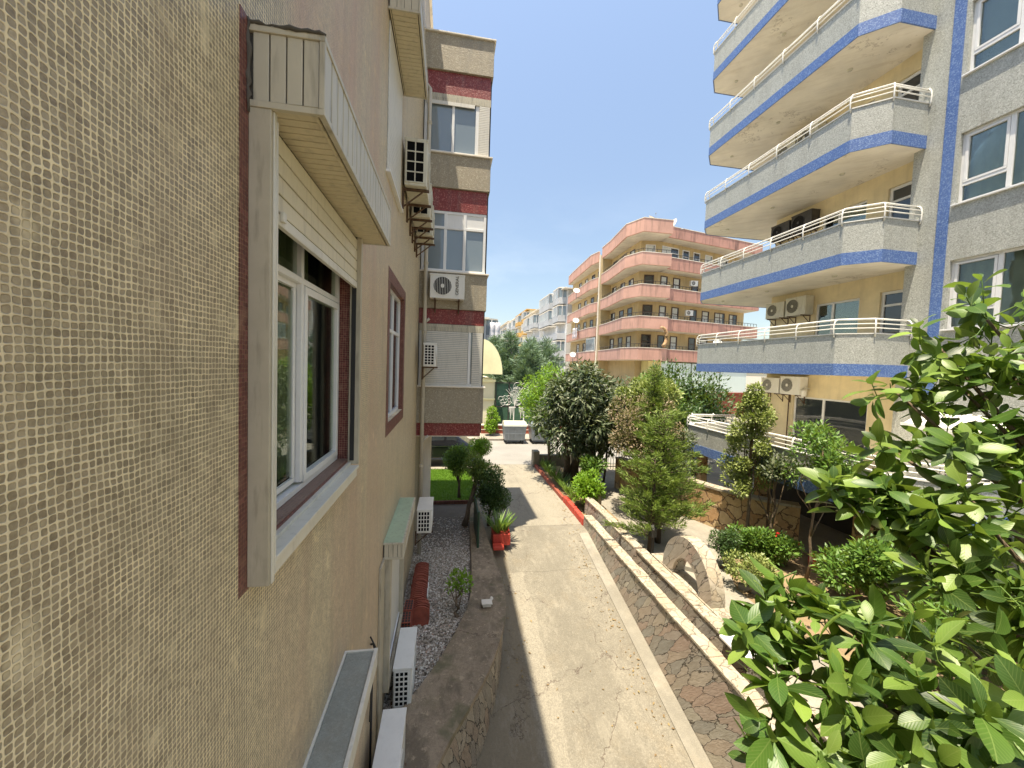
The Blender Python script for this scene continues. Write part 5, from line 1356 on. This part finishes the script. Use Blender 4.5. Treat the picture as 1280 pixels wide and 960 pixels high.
# feathery conifer
def conifer(name, label, base, h, r, n, mat, L=.12, zlow=.35, fuzz=1.0, group=None, pw=.75):
    t = thing(name, label, 'tree', base, 0, group)
    g = MB(); g.tube([base, (base[0]+.03, base[1], base[2] + h*.5), (base[0], base[1], base[2] + h*.97)], [.085, .05, .012], 8)
    P, A = [], []
    nb = int(h * 26)
    for k in range(nb):
        z = zlow + (h - zlow) * (k / nb) ** .9; f = 1 - (z - zlow) / (h - zlow); rr = r * (f ** pw) * random.uniform(.35, 1.25) + .08
        a = random.random() * 6.28; d = Vector((math.cos(a), math.sin(a), random.uniform(.25, .7))).normalized()
        s = Vector(base) + Vector((0, 0, z)); e = s + d * rr + Vector((0, 0, -.08*rr))
        g.tube([s, s.lerp(e, .6), e], [.014, .009, .004], 4, cap=False)
        m = int(n / nb * (rr / r) * 1.6)
        for q in range(m):
            u = random.random() ** .7; p = s.lerp(e, u) + Vector(rdir(1)[0]) * (.09 * fuzz * (1.3 - u))
            P.append(p); A.append((d + Vector(rdir(1)[0]) * .7 + Vector((0, 0, .2))).normalized())
    g.build('trunk', M['bark_dark'], t, smooth=True, merge=False)
    P = np.array(P); A = np.array(A)
    leaf_mesh('crown', M[mat], P, A, rdir(len(P)), L * (.5 + RNG.random(len(P))), L * .16 * np.ones(len(P)), t, False, .1, .1)
    return t
conifer('cypress_tree', 'feathery olive green conifer standing just behind the upper stone wall', (5.75, 9.5, .02), 3.5, 1.25, 11500, 'L_cypress', L=.14, fuzz=1.9, pw=.42)
conifer('cypress_tree', 'thin yellow green conifer tip rising out of the bronze leaved tree', (6.2, 10.9, .02), 4.75, .55, 5000, 'L_cypress', L=.13, zlow=2.4, fuzz=1.5)
conifer('cypress_tree', 'lower feathery green conifer leaning against the larger one', (5.25, 9.0, .02), 2.5, 1.2, 7500, 'L_cypress')
for i, (x, y, h, r) in enumerate(((5.2, 33.5, 7.6, 3.0), (7.4, 35, 7.2, 3.2), (4.3, 37, 7.4, 2.6), (9.6, 38, 7.4, 3.2), (6.4, 30.8, 6.4, 2.8))):
    conifer('cedar_tree', ['tall bluish cedar behind the green screen, its tip highest of the group', 'blue grey cedar right of the tallest one', 'cedar tight against the yellow awning building', 'cedar at the right end behind the lime green tree', 'low cedar directly above the green screen'][i], (x, y, 0), h, r, 14000, 'L_cedar', L=.40, zlow=.8, fuzz=4.0, group='cedars across the road')
# gold green conical tree in front of the terrace
ct = thing('conical_tree', 'slender conical tree with golden green tufts in front of the terrace', 'tree', (8.2, 9.2, 0))
cc = []
for k in range(80):
    f = random.random(); z = 1.5 + 2.8 * f; rr = .70 * (1 - f ** 2.4) * random.random() ** .5; a = random.random() * 6.28
    cc.append(((8.2 + rr*math.cos(a), 9.2 + rr*math.sin(a), z), .14 + .07 * random.random()))
limb_tree(ct, 'trunk', M['bark'], (8.2, 9.2, 0), (8.2, 9.2, 4.1), cc, .045, forks=30, wob=.03)
foliage('crown', M['L_box'], cc, 11000, .08, .55, ct, up=.4, shell=1.2)
# climbing leafy shrub before the terrace
tree('leafy_shrub', 'airy small leaved shrub rising in front of the terrace rail', 'shrub', (8.1, 7.3, 0), sub_clumps((8.3, 7.4, 2.85), (.5, .6, .75), 18, .25) , 2600, .11, .42, 'L_green', r0=.035)
tree('leafy_shrub', 'grey green shrub hanging over the blue terrace edge', 'shrub', (8.35, 8.5, 0), sub_clumps((8.45, 8.6, 2.25), (.35, .8, .3), 12, .22), 1900, .10, .42, 'L_loquat', r0=.05)
tree('garden_bush', 'dark leafy bush in the shaded garden beneath the airy shrub', 'bush', (8.5, 6.5, 0), sub_clumps((8.5, 6.5, .8), (.5, .6, .6), 12, .28), 3200, .13, .4, 'L_green', r0=.05, up=.5)
tree('garden_bush', 'dark leafy bush close to the crown of the large leaved tree', 'bush', (8.4, 5.0, 0), sub_clumps((8.4, 5.0, .8), (.8, .7, .55), 14, .34), 3200, .14, .4, 'L_green', r0=.05, up=.5)
tree('garden_bush', 'bright green low bush at the foot of the slender conical tree', 'bush', (7.75, 8.6, 0), sub_clumps((7.75, 8.55, .5), (.55, .45, .3), 12, .24), 3600, .09, .5, 'L_green', r0=.03, up=.6)
tree('garden_bush', 'second bright low bush with a few red flowers, right of the first', 'bush', (8.35, 8.05, 0), sub_clumps((8.35, 8.0, .45), (.4, .35, .28), 8, .22), 2200, .09, .5, 'L_green', r0=.03, up=.6)
tree('clipped_bush', 'small clipped grey green ball bush right behind the stone arch', 'bush', (6.6, 8.1, 0), sub_clumps((6.6, 8.05, .65), (.32, .32, .22), 9, .2), 3200, .055, .5, 'L_dark', r0=.03, up=.4)
tree('clipped_bush', 'sparse yellowish bush between the arch and the ball bush', 'bush', (6.5, 7.1, 0), sub_clumps((6.5, 7.1, .5), (.35, .4, .3), 9, .2), 2200, .065, .5, 'L_box', r0=.03, up=.4)
# shrub and spiky plants in the drive side bed
tree('garden_bush', 'lime green bush above the bright red kerb stones', 'bush', (4.55, 11.9, .1), sub_clumps((4.6, 12.0, .85), (.32, .45, .42), 12, .26), 3600, .12, .42, 'L_lime', r0=.03, up=.5)
tree('garden_bush', 'green bush between the stone pillar and the loquat stems', 'bush', (5.1, 13.0, .1), sub_clumps((5.1, 13.0, 1.1), (.4, .5, .4), 9, .26), 2400, .12, .42, 'L_green', r0=.03, up=.5)
def spiky(loc, label, n=26, h=.6, r=.25, group=None, mat='L_green'):
    t = thing('strap_leaf_plant', label, 'plant', loc, 0, group)
    m = n; a = RNG.random(m) * 6.28; P = np.array(loc) + np.stack([np.cos(a)*r*.3*RNG.random(m), np.sin(a)*r*.3*RNG.random(m), np.zeros(m)], 1)
    A = np.stack([np.cos(a)*.45, np.sin(a)*.45, np.ones(m)], 1) + rdir(m) * .12
    leaf_mesh('leaves', M[mat], P, A, -np.stack([np.cos(a), np.sin(a), np.zeros(m)], 1), h * (.6 + .5*RNG.random(m)), np.full(m, .035), t, True, .25, .1)
    return t
for i in range(13):
    spiky((4.36 + .12 * (i % 2), 12.5 + i * .37, .1), 'upright strap leaved plant in the row behind the red kerb', 30, .55, .3, 'strap leaved plants in the kerb bed')
# ---- left side garden
tree('clipped_tree', 'small pruned tree with a rounded crown at the corner of the lawn', 'tree', (.45, 13.2, .05), sub_clumps((.30, 12.95, 1.5), (.42, .4, .38), 14, .26), 4200, .085, .45, 'L_green', 'bark_dark', r0=.05)
tree('clipped_tree', 'olive tinted pruned tree with a leaning trunk on the gravel bed', 'tree', (.55, 10.9, .05), sub_clumps((.98, 11.3, 1.55), (.38, .4, .28), 14, .25), 4200, .075, .45, 'L_cypress', 'bark', r0=.075)
tree('clipped_tree', 'small bright ball shaped crown above the left hedge bushes', 'tree', (1.2, 13.6, .05), sub_clumps((1.15, 13.6, 1.75), (.26, .26, .24), 9, .22), 3200, .075, .45, 'L_lime', 'bark_dark', r0=.04)
tree('dense_bush', 'dense dark rounded bush at the left edge of the drive', 'bush', (1.25, 10.9, .05), sub_clumps((1.3, 10.9, .98), (.26, .4, .5), 18, .26), 9000, .06, .5, 'L_dark', 'bark_dark', r0=.05, shell=2.2)
tree('pruned_shrub', 'low pruned shrub with bare forked stems in the middle of the gravel', 'shrub', (.27, 6.9, .03), sub_clumps((.28, 7.1, .62), (.24, .22, .14), 7, .11), 330, .075, .5, 'L_lime', 'bark', top=(.27, 7.0, .5), r0=.036, forks=12, up=.6)
spiky((.42, 6.4, .04), 'tiny weed on the gravel edge next to the pruned shrub', 14, .12, .1, None, 'L_lime')
pl = thing('planter', 'red planter box with strap leaved plants at the left edge of the drive', 'planter', (1.45, 9.95, 0))
g = MB(); g.fring(frame((1.25, 9.72, .0), (1, 0, 0), (0, -1, 0)), 0, .46, .0, .30, -.02, .02, .02)
g = MB(); g.box(1.24, 1.70, 9.72, 9.75, 0, .30); g.box(1.24, 1.70, 10.15, 10.18, 0, .30); g.box(1.24, 1.27, 9.75, 10.15, 0, .30); g.box(1.67, 1.70, 9.75, 10.15, 0, .30); g.box(1.27, 1.67, 9.75, 10.15, 0, .24)
g.build('box', M['redpaint'], pl, bevel=.012)
g = MB(); g.box(1.22, 1.5, 9.45, 9.68, -.0, .10); tag(g.build('kerb_stone', M['redpaint'], bevel=.02), 'single red painted stone in front of the red planter box', 'kerb stone')
for i, (x, y) in enumerate(((1.38, 9.9), (1.55, 10.0))): spiky((x, y, .24), ['left of two tall strap leaved plants in the red planter', 'right of two tall strap leaved plants in the red planter'][i], 44, .62, .3, 'plants in the red planter')
gp = thing('green_panel', 'dark green board leaning upright between gravel bed and round bush', 'board', (.86, 9.7, .05))
g = MB(); g.box(.80, .84, 9.4, 10.9, .14, .95); g.build('board', M['greenpost'], gp, bevel=.006)
g = MB(); g.tube([(.82, 9.38, .1), (.82, 9.38, 1.05)], .03, 8); g.build('post', M['greenpost'], gp)
g = MB(); g.box(-.60, .75, 12.72, 12.80, .02, .14); wb = tag(g.build('timber_edging', M['wood'], bevel=.006), 'dark brown timber edging between the gravel bed and the lawn', 'edging')

# bricks and roof tiles stacked by the wall
st = 'clay stacks against the left wall'
def brick(loc, label, rz=0.0):
    t = thing('hollow_brick', label, 'brick', loc, rz, st)
    g = MB(); l, w, h = .30, .15, .19
    g.box(-w/2, w/2, -l/2, l/2, 0, h); g.build('brick_body', M['brickred'], t, local=True, bevel=.004)
    g = MB()
    for i in range(3):
        for j in range(4): g.box(-w/2 + .012 + i*.046, -w/2 + .046 + i*.046, -l/2 - .002, -l/2 + .001, .014 + j*.044, .046 + j*.044); g.box(-w/2 + .012 + i*.046, -w/2 + .046 + i*.046, -l/2 + .02 + j*.068, -l/2 + .075 + j*.068, h - .001, h + .0015)
    g.build('holes', M['rubber'], t, local=True)
    return t
brick((-.60, 6.15, .03), 'hollow red brick on the ground, end nearest the camera'); brick((-.60, 6.47, .03), 'hollow red brick at the base, second from the camera'); brick((-.60, 6.46, .225), 'hollow red brick lying on top of the second base brick', .04); brick((-.60, 6.79, .03), 'hollow red brick at the base, touching the tile stack'); brick((-.595, 6.79, .225), 'hollow red brick on top, touching the tile stack', -.03)
ts = thing('tile_stack', 'long stack of dark red roof tiles standing on edge beside the wall', 'tile stack', (-.45, 7.6, .03))
for i in range(26):
    y = 6.75 + i*.062; x = -.50 if y > 7.0 else -.42; g = MB(); o_ = random.uniform(-.02, .02)
    g.tube([(x - .0 + o_, y, .20 + o_), (x + o_, y + .035, .20 + o_)], .0, 4) if False else None
    prof = [(-.14, 0), (-.14, .30), (-.07, .34), (0, .35), (.07, .34), (.14, .30), (.14, 0)]
    pts = [(x + a + o_ + .03, .03 + b + o_*.5) for a, b in prof]
    lean = .03
    g.face([(px, y + lean*pz, pz) for px, pz in pts]); g.face([(px, y + 0.026 + lean*pz, pz) for px, pz in pts][::-1])
    for k in range(len(pts)):
        (ax_, az), (bx_, bz) = pts[k], pts[(k+1) % len(pts)]
        g.face([(ax_, y + lean*az, az), (ax_, y + 0.026 + lean*az, az), (bx_, y + 0.026 + lean*bz, bz), (bx_, y + lean*bz, bz)])
    g.build('tile', M['brickred'], ts)
def rock(loc, s, label, mat='ac', group=None):
    bm = bmesh.new(); bmesh.ops.create_icosphere(bm, subdivisions=2, radius=1)
    for v in bm.verts:
        n_ = noise.noise(v.co * 1.7 + Vector(loc) * 7); v.co *= 1 + .45 * n_; v.co = Vector((v.co.x * s[0], v.co.y * s[1], v.co.z * s[2] + s[2] * .8))
    me = bpy.data.meshes.new('rock'); bm.to_mesh(me); bm.free()
    o = link_mesh('stone', me, M[mat]); o.location = loc; return tag(o, label, 'stone', group)
g = MB(); g.box(.74, .90, 6.98, 7.10, .145, .20); g.box(.72, .92, 6.96, 7.12, .20, .225); tag(g.build('broken_block', M['slabwhite'], bevel=.008), 'broken pale concrete block lying on the curved coping', 'block')
rock((.93, 7.22, .14), (.035, .05, .03), 'little pale stone chip behind the broken block', 'slabwhite')
g = MB(); g.box(-.50, -.30, 7.55, 8.05, .03, .10); g.box(-.47, -.33, 7.6, 8.0, .10, .16); tag(g.build('plastic_trunking', M['ac'], bevel=.02), 'white plastic trunking piece lying below the third air conditioner', 'trunking')

# things in the right hand garden
jc = thing('watering_can', 'bright red plastic can standing by the dark garage opening', 'can', (9.0, 7.9, 0))
g = MB(); g.tube([(9.0, 7.9, 0), (9.0, 7.9, .24), (9.0, 7.9, .30), (9.0, 7.9, .36)], [.13, .13, .07, .05], 14); g.build('can_body', M['plastic_red'], jc, smooth=True)
g = MB(); g.tube([(9.1, 7.9, .12), (9.26, 7.9, .30), (9.30, 7.9, .34)], [.03, .02, .035], 8); g.build('spout', M['plastic_red'], jc); g = MB(); g.tube([(8.9, 7.9, .25), (8.82, 7.9, .36), (8.92, 7.9, .42), (9.0, 7.9, .36)], .012, 6); g.build('handle', M['plastic_red'], jc)
for i, (x, y, z) in enumerate(((8.15, 8.15, .75), (8.55, 7.95, .6), (6.7, 5.9, .5))):
    t = thing('red_flower', ['red bloom at the left of the flowering bush', 'red bloom at the right of the flowering bush', 'dark red bloom low beside the big leaves'][i], 'flower', (x, y, z - .3))
    m = 16; P = np.array((x, y, z)) + rdir(m) * .02
    leaf_mesh('petals', M['flower'], P, rdir(m) + np.array([0, 0, .3]), rdir(m), np.full(m, .06), np.full(m, .045), t, False, .1, .2)
    g = MB(); g.tube([(x, y, z - .3), (x, y, z)], .004, 5); g.build('stem', M['L_green'], t)
ps = thing('rusty_pole', 'thin rusty post in front of the orange wall by the conical tree', 'pole', (8.65, 9.0, 0))
g = MB(); g.tube([(8.65, 9.0, 0), (8.65, 9.0, 1.83)], .03, 8); g.build('pole', M['rust'], ps)
for i, (x0, y0, x1, y1) in enumerate(((5.35, 8.35, 6.2, 7.5), (6.4, 7.3, 7.0, 6.3))):
    g = MB(); g.strip([(x0, y0), ((x0+x1)/2 + .1, (y0+y1)/2 + .05), (x1, y1)], -.06, .06, 0, .12); tag(g.build('bed_edging', M['gutter'], bevel=.01), ['pale concrete edging between the path and the ball bush', 'pale concrete edging near the dry lawn'][i], 'edging')
ws = thing('stone_slab', 'white stone slab on the upper wall beneath the overhanging leaves', 'slab', (4.6, 5.1, .45))
g = MB(); g.box(4.40, 4.85, 4.85, 5.35, .455, .50); g.build('slab', M['pvc'], ws, bevel=.008)
vl = thing('garden_lamp', 'small black garden lantern behind the upper wall left of the arch', 'lamp', (5.15, 8.75, 0))
g = MB(); g.tube([(5.15, 8.75, 0), (5.15, 8.75, .55)], .02, 6); g.build('pole', M['iron'], vl); g = MB(); g.box(5.08, 5.22, 8.68, 8.82, .55, .75); g.tube([(5.15, 8.75, .75), (5.15, 8.75, .85)], [.13, .02], 4); g.build('lantern', M['iron'], vl)

# ================================================================== STREET THINGS
def dumpster(loc, label):
    t = thing('waste_container', label, 'waste container', loc, 0, 'waste containers at the kerb')
    g = MB(); w0, w1 = .60, .68
    lo = [(-w0, -.42, .22), (w0, -.42, .22), (w0, .42, .22), (-w0, .42, .22)]; hi = [(-w1, -.50, 1.05), (w1, -.50, 1.05), (w1, .50, 1.05), (-w1, .50, 1.05)]
    g.face(lo[::-1]); 
    for j in range(4): g.face([lo[j], lo[(j+1) % 4], hi[(j+1) % 4], hi[j]])
    g.face(hi)
    g.build('bin_body', M['galv'], t, local=True, bevel=.02)
    g = MB(); g.box(-.71, .71, -.53, .53, 1.05, 1.10); g.build('rim', M['galv'], t, local=True, bevel=.01)
    g = MB()
    for x in (-.4, 0, .4): g.box(x - .02, x + .02, -.50, -.455, .3, 1.0)
    g.box(-.6, .6, -.485, -.45, .62, .66); g.build('rib', M['galv'], t, local=True)
    g = MB(); n = 10
    for i in range(n):
        a0, a1 = math.pi*i/n, math.pi*(i+1)/n; P = lambda a: (.5*math.cos(a), 1.10 + .26*math.sin(a))
        (ya, za), (yb, zb__) = P(a0), P(a1); g.face([(-.68, ya, za), (.68, ya, za), (.68, yb, zb__), (-.68, yb, zb__)])
    for s in (-.68, .68): g.face([(s, .5*math.cos(math.pi*i/n), 1.10 + .26*math.sin(math.pi*i/n)) for i in range(n + 1)])
    g.build('lid', M['ac_old'] if 'left' in label else M['galv'], t, local=True, smooth=False)
    for x in (-.5, .5):
        for y in (-.34, .34):
            g = MB(); g.tube([(x - .03, y, .1), (x + .03, y, .1)], .1, 14); g.box(x - .05, x + .05, y - .03, y + .03, .12, .24); g.build('wheel', M['tyre'], t, local=True)
    return t
dumpster((4.0, 23.0, .004), 'grey metal waste container, left one at the far kerb'); dumpster((5.65, 23.0, .004), 'grey metal waste container, right one half hidden by the loquat')

car = thing('parked_car', 'black car parked under the projecting bay by the road', 'car', (-.9, 18.4, 0))
prof = [(-2.2, .35), (-2.22, .75), (-2.1, .95), (-1.3, 1.05), (-.7, 1.45), (.5, 1.50), (1.3, 1.42), (1.95, 1.0), (2.15, .92), (2.2, .40)]
g = MB(); cx, cy = -.9, 18.4
for s in (1,):
    A = [(cx + x, cy - .84 + (.10 if z > 1.1 else 0), z) for x, z in prof]; Bp = [(cx + x, cy + .84 - (.10 if z > 1.1 else 0), z) for x, z in prof]
    g.face(A); g.face(Bp[::-1])
    for j in range(len(A)): g.face([A[j], Bp[j], Bp[(j+1) % len(A)], A[(j+1) % len(A)]])
g.build('body', M['carpaint'], car, bevel=.05)
for (x0, x1) in ((-1.0, -.15), (-.05, .75), (.85, 1.45)):
    g = MB(); g.face([(cx + x0, cy - .853, 1.0), (cx + x1, cy - .853, 1.0), (cx + min(x1, 1.25), cy - .765, 1.38), (cx + max(x0, -.75), cy - .765, 1.38)]); g.build('side_window', M['glass_dark'], car)
g = MB(); g.box(cx - 1.2, cx + 1.6, cy - .87, cy - .85, .93, .965); g.build('chrome_strip', M['chrome'], car)
g = MB(); g.tube([(cx - .95, cy - .86, 1.08), (cx - .95, cy - 1.02, 1.12)], .07, 10); g.build('mirror', M['carpaint'], car)
for x in (-1.35, 1.35):
    for y in (-.80, .80):
        g = MB(); g.tube([(cx + x, cy + y - .1, .33), (cx + x, cy + y + .1, .33)], .33, 22); wh = g.build('wheel', M['tyre'], car); g = MB(); g.tube([(cx + x, cy + y - .115, .33), (cx + x, cy + y - .08, .33)], .20, 14); g.build('rim', M['galv'], wh)
car2 = copy_tree(car); car2.location = (13.5, 5.2, 0); car2.rotation_euler = (0, 0, R(90)); tag(car2, 'car')
for c in [o for o in [car2]]: pass
# green screened garden across the road with white decorations
gs = thing('screen_fence', 'green netted garden screen with posts across the road', 'fence', (4, 26.2, .13))
g = MB(); g.box(3.15, 6.4, 26.2, 26.24, 1.9, 3.5); g.build('net', M['greennet'], gs)
g = MB()
for x in (3.18, 4.1, 5.0, 5.9): g.box(x - .04, x + .04, 26.1, 26.18, .1, 3.55)
g.box(3.1, 6.4, 26.1, 26.18, 3.48, 3.56); g.box(3.1, 6.4, 26.1, 26.18, 1.84, 1.92); g.build('post', M['iron'], gs)
g = MB(); g.box(3.2, 7.0, 28.5, 28.6, .1, 1.9); g.build('dark_backing', M['greennet'], gs)
dl = thing('light_decoration', 'tangle of white curled string lights fixed on the green screen', 'decoration', (4, 26.05, 2))
g = MB()
for k in range(34):
    c = (3.4 + random.random()*2.6, 26.03 - .01*k*.1, 2.1 + random.random()*1.2); r_ = .15 + .35*random.random(); a0 = random.random()*6.28
    g.tube([(c[0] + r_*(1 - t/14)*math.cos(a0 + t*.5), c[1], c[2] + r_*(1 - t/14)*math.sin(a0 + t*.5)) for t in range(10)], .008, 4)
for k in range(9): g.tube([(4.5 + (k-4)*.16, 26.0, 3.4 - abs(k-4)*.08), (4.5 + (k-4)*.04, 26.0, 2.6), (4.5, 26.0, 1.9)], .008, 4)
g.build('string_light', M['rail'], dl)
for i, x in enumerate((4.45, 5.15)):
    ip = thing('icicle_pole', ['white pole with hanging icicle shapes, left one', 'white pole with hanging icicle shapes, right one'][i], 'pole', (x, 25.95, .13), 0, 'white icicle poles')
    g = MB(); g.tube([(x, 25.95, .13), (x, 25.95, 1.8)], .04, 6); g.build('pole', M['rail'], ip)
    g = MB()
    for k in range(4): g.tube([(x - .32 + k*.1, 25.93, 1.85), (x - .32 + k*.1, 25.93, 1.85 - [.35, .8, .55, .3][k])], [.05, .008], 6)
    g.box(x - .36, x + .1, 25.9, 25.96, 1.82, 1.9); g.build('icicles', M['rail'], ip)
lw = thing('brick_wall', 'low red brick wall with white capping behind the waste containers', 'wall', (5, 25.5, .13))
g = MB(); g.box(2.2, 9.5, 25.4, 25.6, .1, .66); g.build('wall', M['brickred'], lw)
g = MB(); g.box(2.15, 9.55, 25.37, 25.63, .66, .74); g.box(2.2, 9.5, 25.385, 25.399, .38, .42); g.build('cap', M['slabwhite'], lw)
tree('potted_citrus', 'small loose shrub with yellow green leaves against the cream shop wall', 'shrub', (2.75, 24.9, .13), sub_clumps((2.8, 24.9, 1.3), (.3, .3, .9), 9, .3), 1500, .16, .4, 'L_lime', r0=.03)
# satin details: car beside the right building
car2['label'] = 'silver blue car parked beside the barred ground floor window'; car2['category'] = 'car'
car2.location = (10.4, 3.0, 0); car2.rotation_euler = (0, 0, R(90))
for c in kids(car2):
    if c.name.startswith('body') or c.name.startswith('mirror'):
        c.data = c.data.copy(); c.data.materials.clear(); c.data.materials.append(NT('silver_blue_paint').done((0.25, 0.33, 0.42), .25, .6, .3))

# leaf litter along the edges of the drive
lx, ly = [], []
for k in range(420):
    y = random.uniform(2.5, 16.5); side = random.random() < .6
    x = (3.72 - abs(random.gauss(0, .25)) if y < 10.4 else 4.0 - abs(random.gauss(0, .3))) if side else (1.2 + abs(random.gauss(0, .3)) if y > 6.5 else random.uniform(1.2, 3.6))
    lx.append(x); ly.append(y)
pz = np.array([[x, y, rampz(y) + .012] for x, y in zip(lx, ly)]); m = len(pz)
tag(leaf_mesh('fallen_leaves', M['L_litter'], pz, rdir(m) * np.array([1, 1, .15]), np.array([0, 0, 1.0]) + rdir(m) * .3, .03 + .05 * RNG.random(m), .02 + .02 * RNG.random(m)), 'dry fallen leaves scattered over the sloping concrete drive', 'fallen leaves', kind='stuff')
# ================================================================== LIGHT, SKY, CAMERA
SUN_D = Vector((.157, .157, -1)).normalized()
el = math.asin(-SUN_D.z)
w = bpy.data.worlds.new('World'); SC.world = w; w.use_nodes = True
nt = w.node_tree; bgn = nt.nodes['Background']
sky = nt.nodes.new('ShaderNodeTexSky'); sky.sky_type = 'NISHITA'; sky.sun_disc = False
sky.sun_elevation = el; sky.sun_rotation = R(225); sky.air_density = 1.0; sky.dust_density = 1.0; sky.ozone_density = 1.1
tc = nt.nodes.new('ShaderNodeTexCoord'); sp = nt.nodes.new('ShaderNodeSeparateXYZ'); nt.links.new(tc.outputs['Generated'], sp.inputs[0])
mp = nt.nodes.new('ShaderNodeMapping'); mp.inputs['Scale'].default_value = (1, 1, 2.6); nt.links.new(tc.outputs['Generated'], mp.inputs[0])
nz = nt.nodes.new('ShaderNodeTexNoise'); nz.inputs['Scale'].default_value = 2.6; nz.inputs['Detail'].default_value = 7; nz.inputs['Roughness'].default_value = .6; nt.links.new(mp.outputs[0], nz.inputs[0])
mr1 = nt.nodes.new('ShaderNodeMapRange'); mr1.inputs[1].default_value = .50; mr1.inputs[2].default_value = .72; nt.links.new(nz.outputs['Fac'], mr1.inputs[0])
mr2 = nt.nodes.new('ShaderNodeMapRange'); mr2.inputs[1].default_value = .42; mr2.inputs[2].default_value = .06; mr2.inputs[4].default_value = .22; nt.links.new(sp.outputs[2], mr2.inputs[0])
mu = nt.nodes.new('ShaderNodeMath'); mu.operation = 'MULTIPLY'; nt.links.new(mr1.outputs[0], mu.inputs[0]); nt.links.new(mr2.outputs[0], mu.inputs[1])
mx = nt.nodes.new('ShaderNodeMix'); mx.data_type = 'RGBA'; nt.links.new(mu.outputs[0], mx.inputs[0]); nt.links.new(sky.outputs[0], mx.inputs[6]); mx.inputs[7].default_value = (7.0, 7.6, 8.6, 1)
hz = nt.nodes.new('ShaderNodeMapRange'); hz.inputs[1].default_value = 0.0; hz.inputs[2].default_value = .85; hz.inputs[3].default_value = .47; hz.inputs[4].default_value = 1.0; nt.links.new(sp.outputs[2], hz.inputs[0])
hm = nt.nodes.new('ShaderNodeVectorMath'); hm.operation = 'SCALE'; nt.links.new(mx.outputs[2], hm.inputs[0]); nt.links.new(hz.outputs[0], hm.inputs['Scale'])
nt.links.new(hm.outputs[0], bgn.inputs[0]); bgn.inputs[1].default_value = 0.114
sl = bpy.data.lights.new('sun', 'SUN'); sl.energy = 3.1; sl.angle = R(.5); sl.color = (1, .95, .86)
so = bpy.data.objects.new('sun', sl); COL.objects.link(so); so.rotation_euler = SUN_D.to_track_quat('-Z', 'Y').to_euler(); so.location = (-5, -5, 30)

cam = bpy.data.cameras.new('camera'); cam.sensor_width = 36; cam.lens = 13.5; cam.clip_start = .02; cam.clip_end = 3000
co = bpy.data.objects.new('camera', cam); COL.objects.link(co)
RM = Matrix(((0.98645868, 0.02730247, 0.16172154), (-0.16015931, -0.0520551, 0.98571764), (0.03533096, -0.99827093, -0.04697746)))
r_, u_, b_ = RM @ Vector((1, 0, 0)), RM @ Vector((0, -1, 0)), RM @ Vector((0, 0, -1))
co.matrix_world = Matrix(((r_.x, u_.x, b_.x, 0), (r_.y, u_.y, b_.y, 0), (r_.z, u_.z, b_.z, 4.7), (0, 0, 0, 1)))
SC.camera = co
SC.view_settings.view_transform = 'Standard'; SC.view_settings.look = 'None'; SC.view_settings.gamma = 1; SC.view_settings.exposure = 1.72
SC.view_settings.use_white_balance = True; SC.view_settings.white_balance_temperature = 7500; SC.view_settings.white_balance_tint = 9
SC.view_settings.use_curve_mapping = False
SC.render.engine = 'CYCLES'
SC.cycles.max_bounces = 8; SC.cycles.transparent_max_bounces = 12; SC.cycles.diffuse_bounces = 4
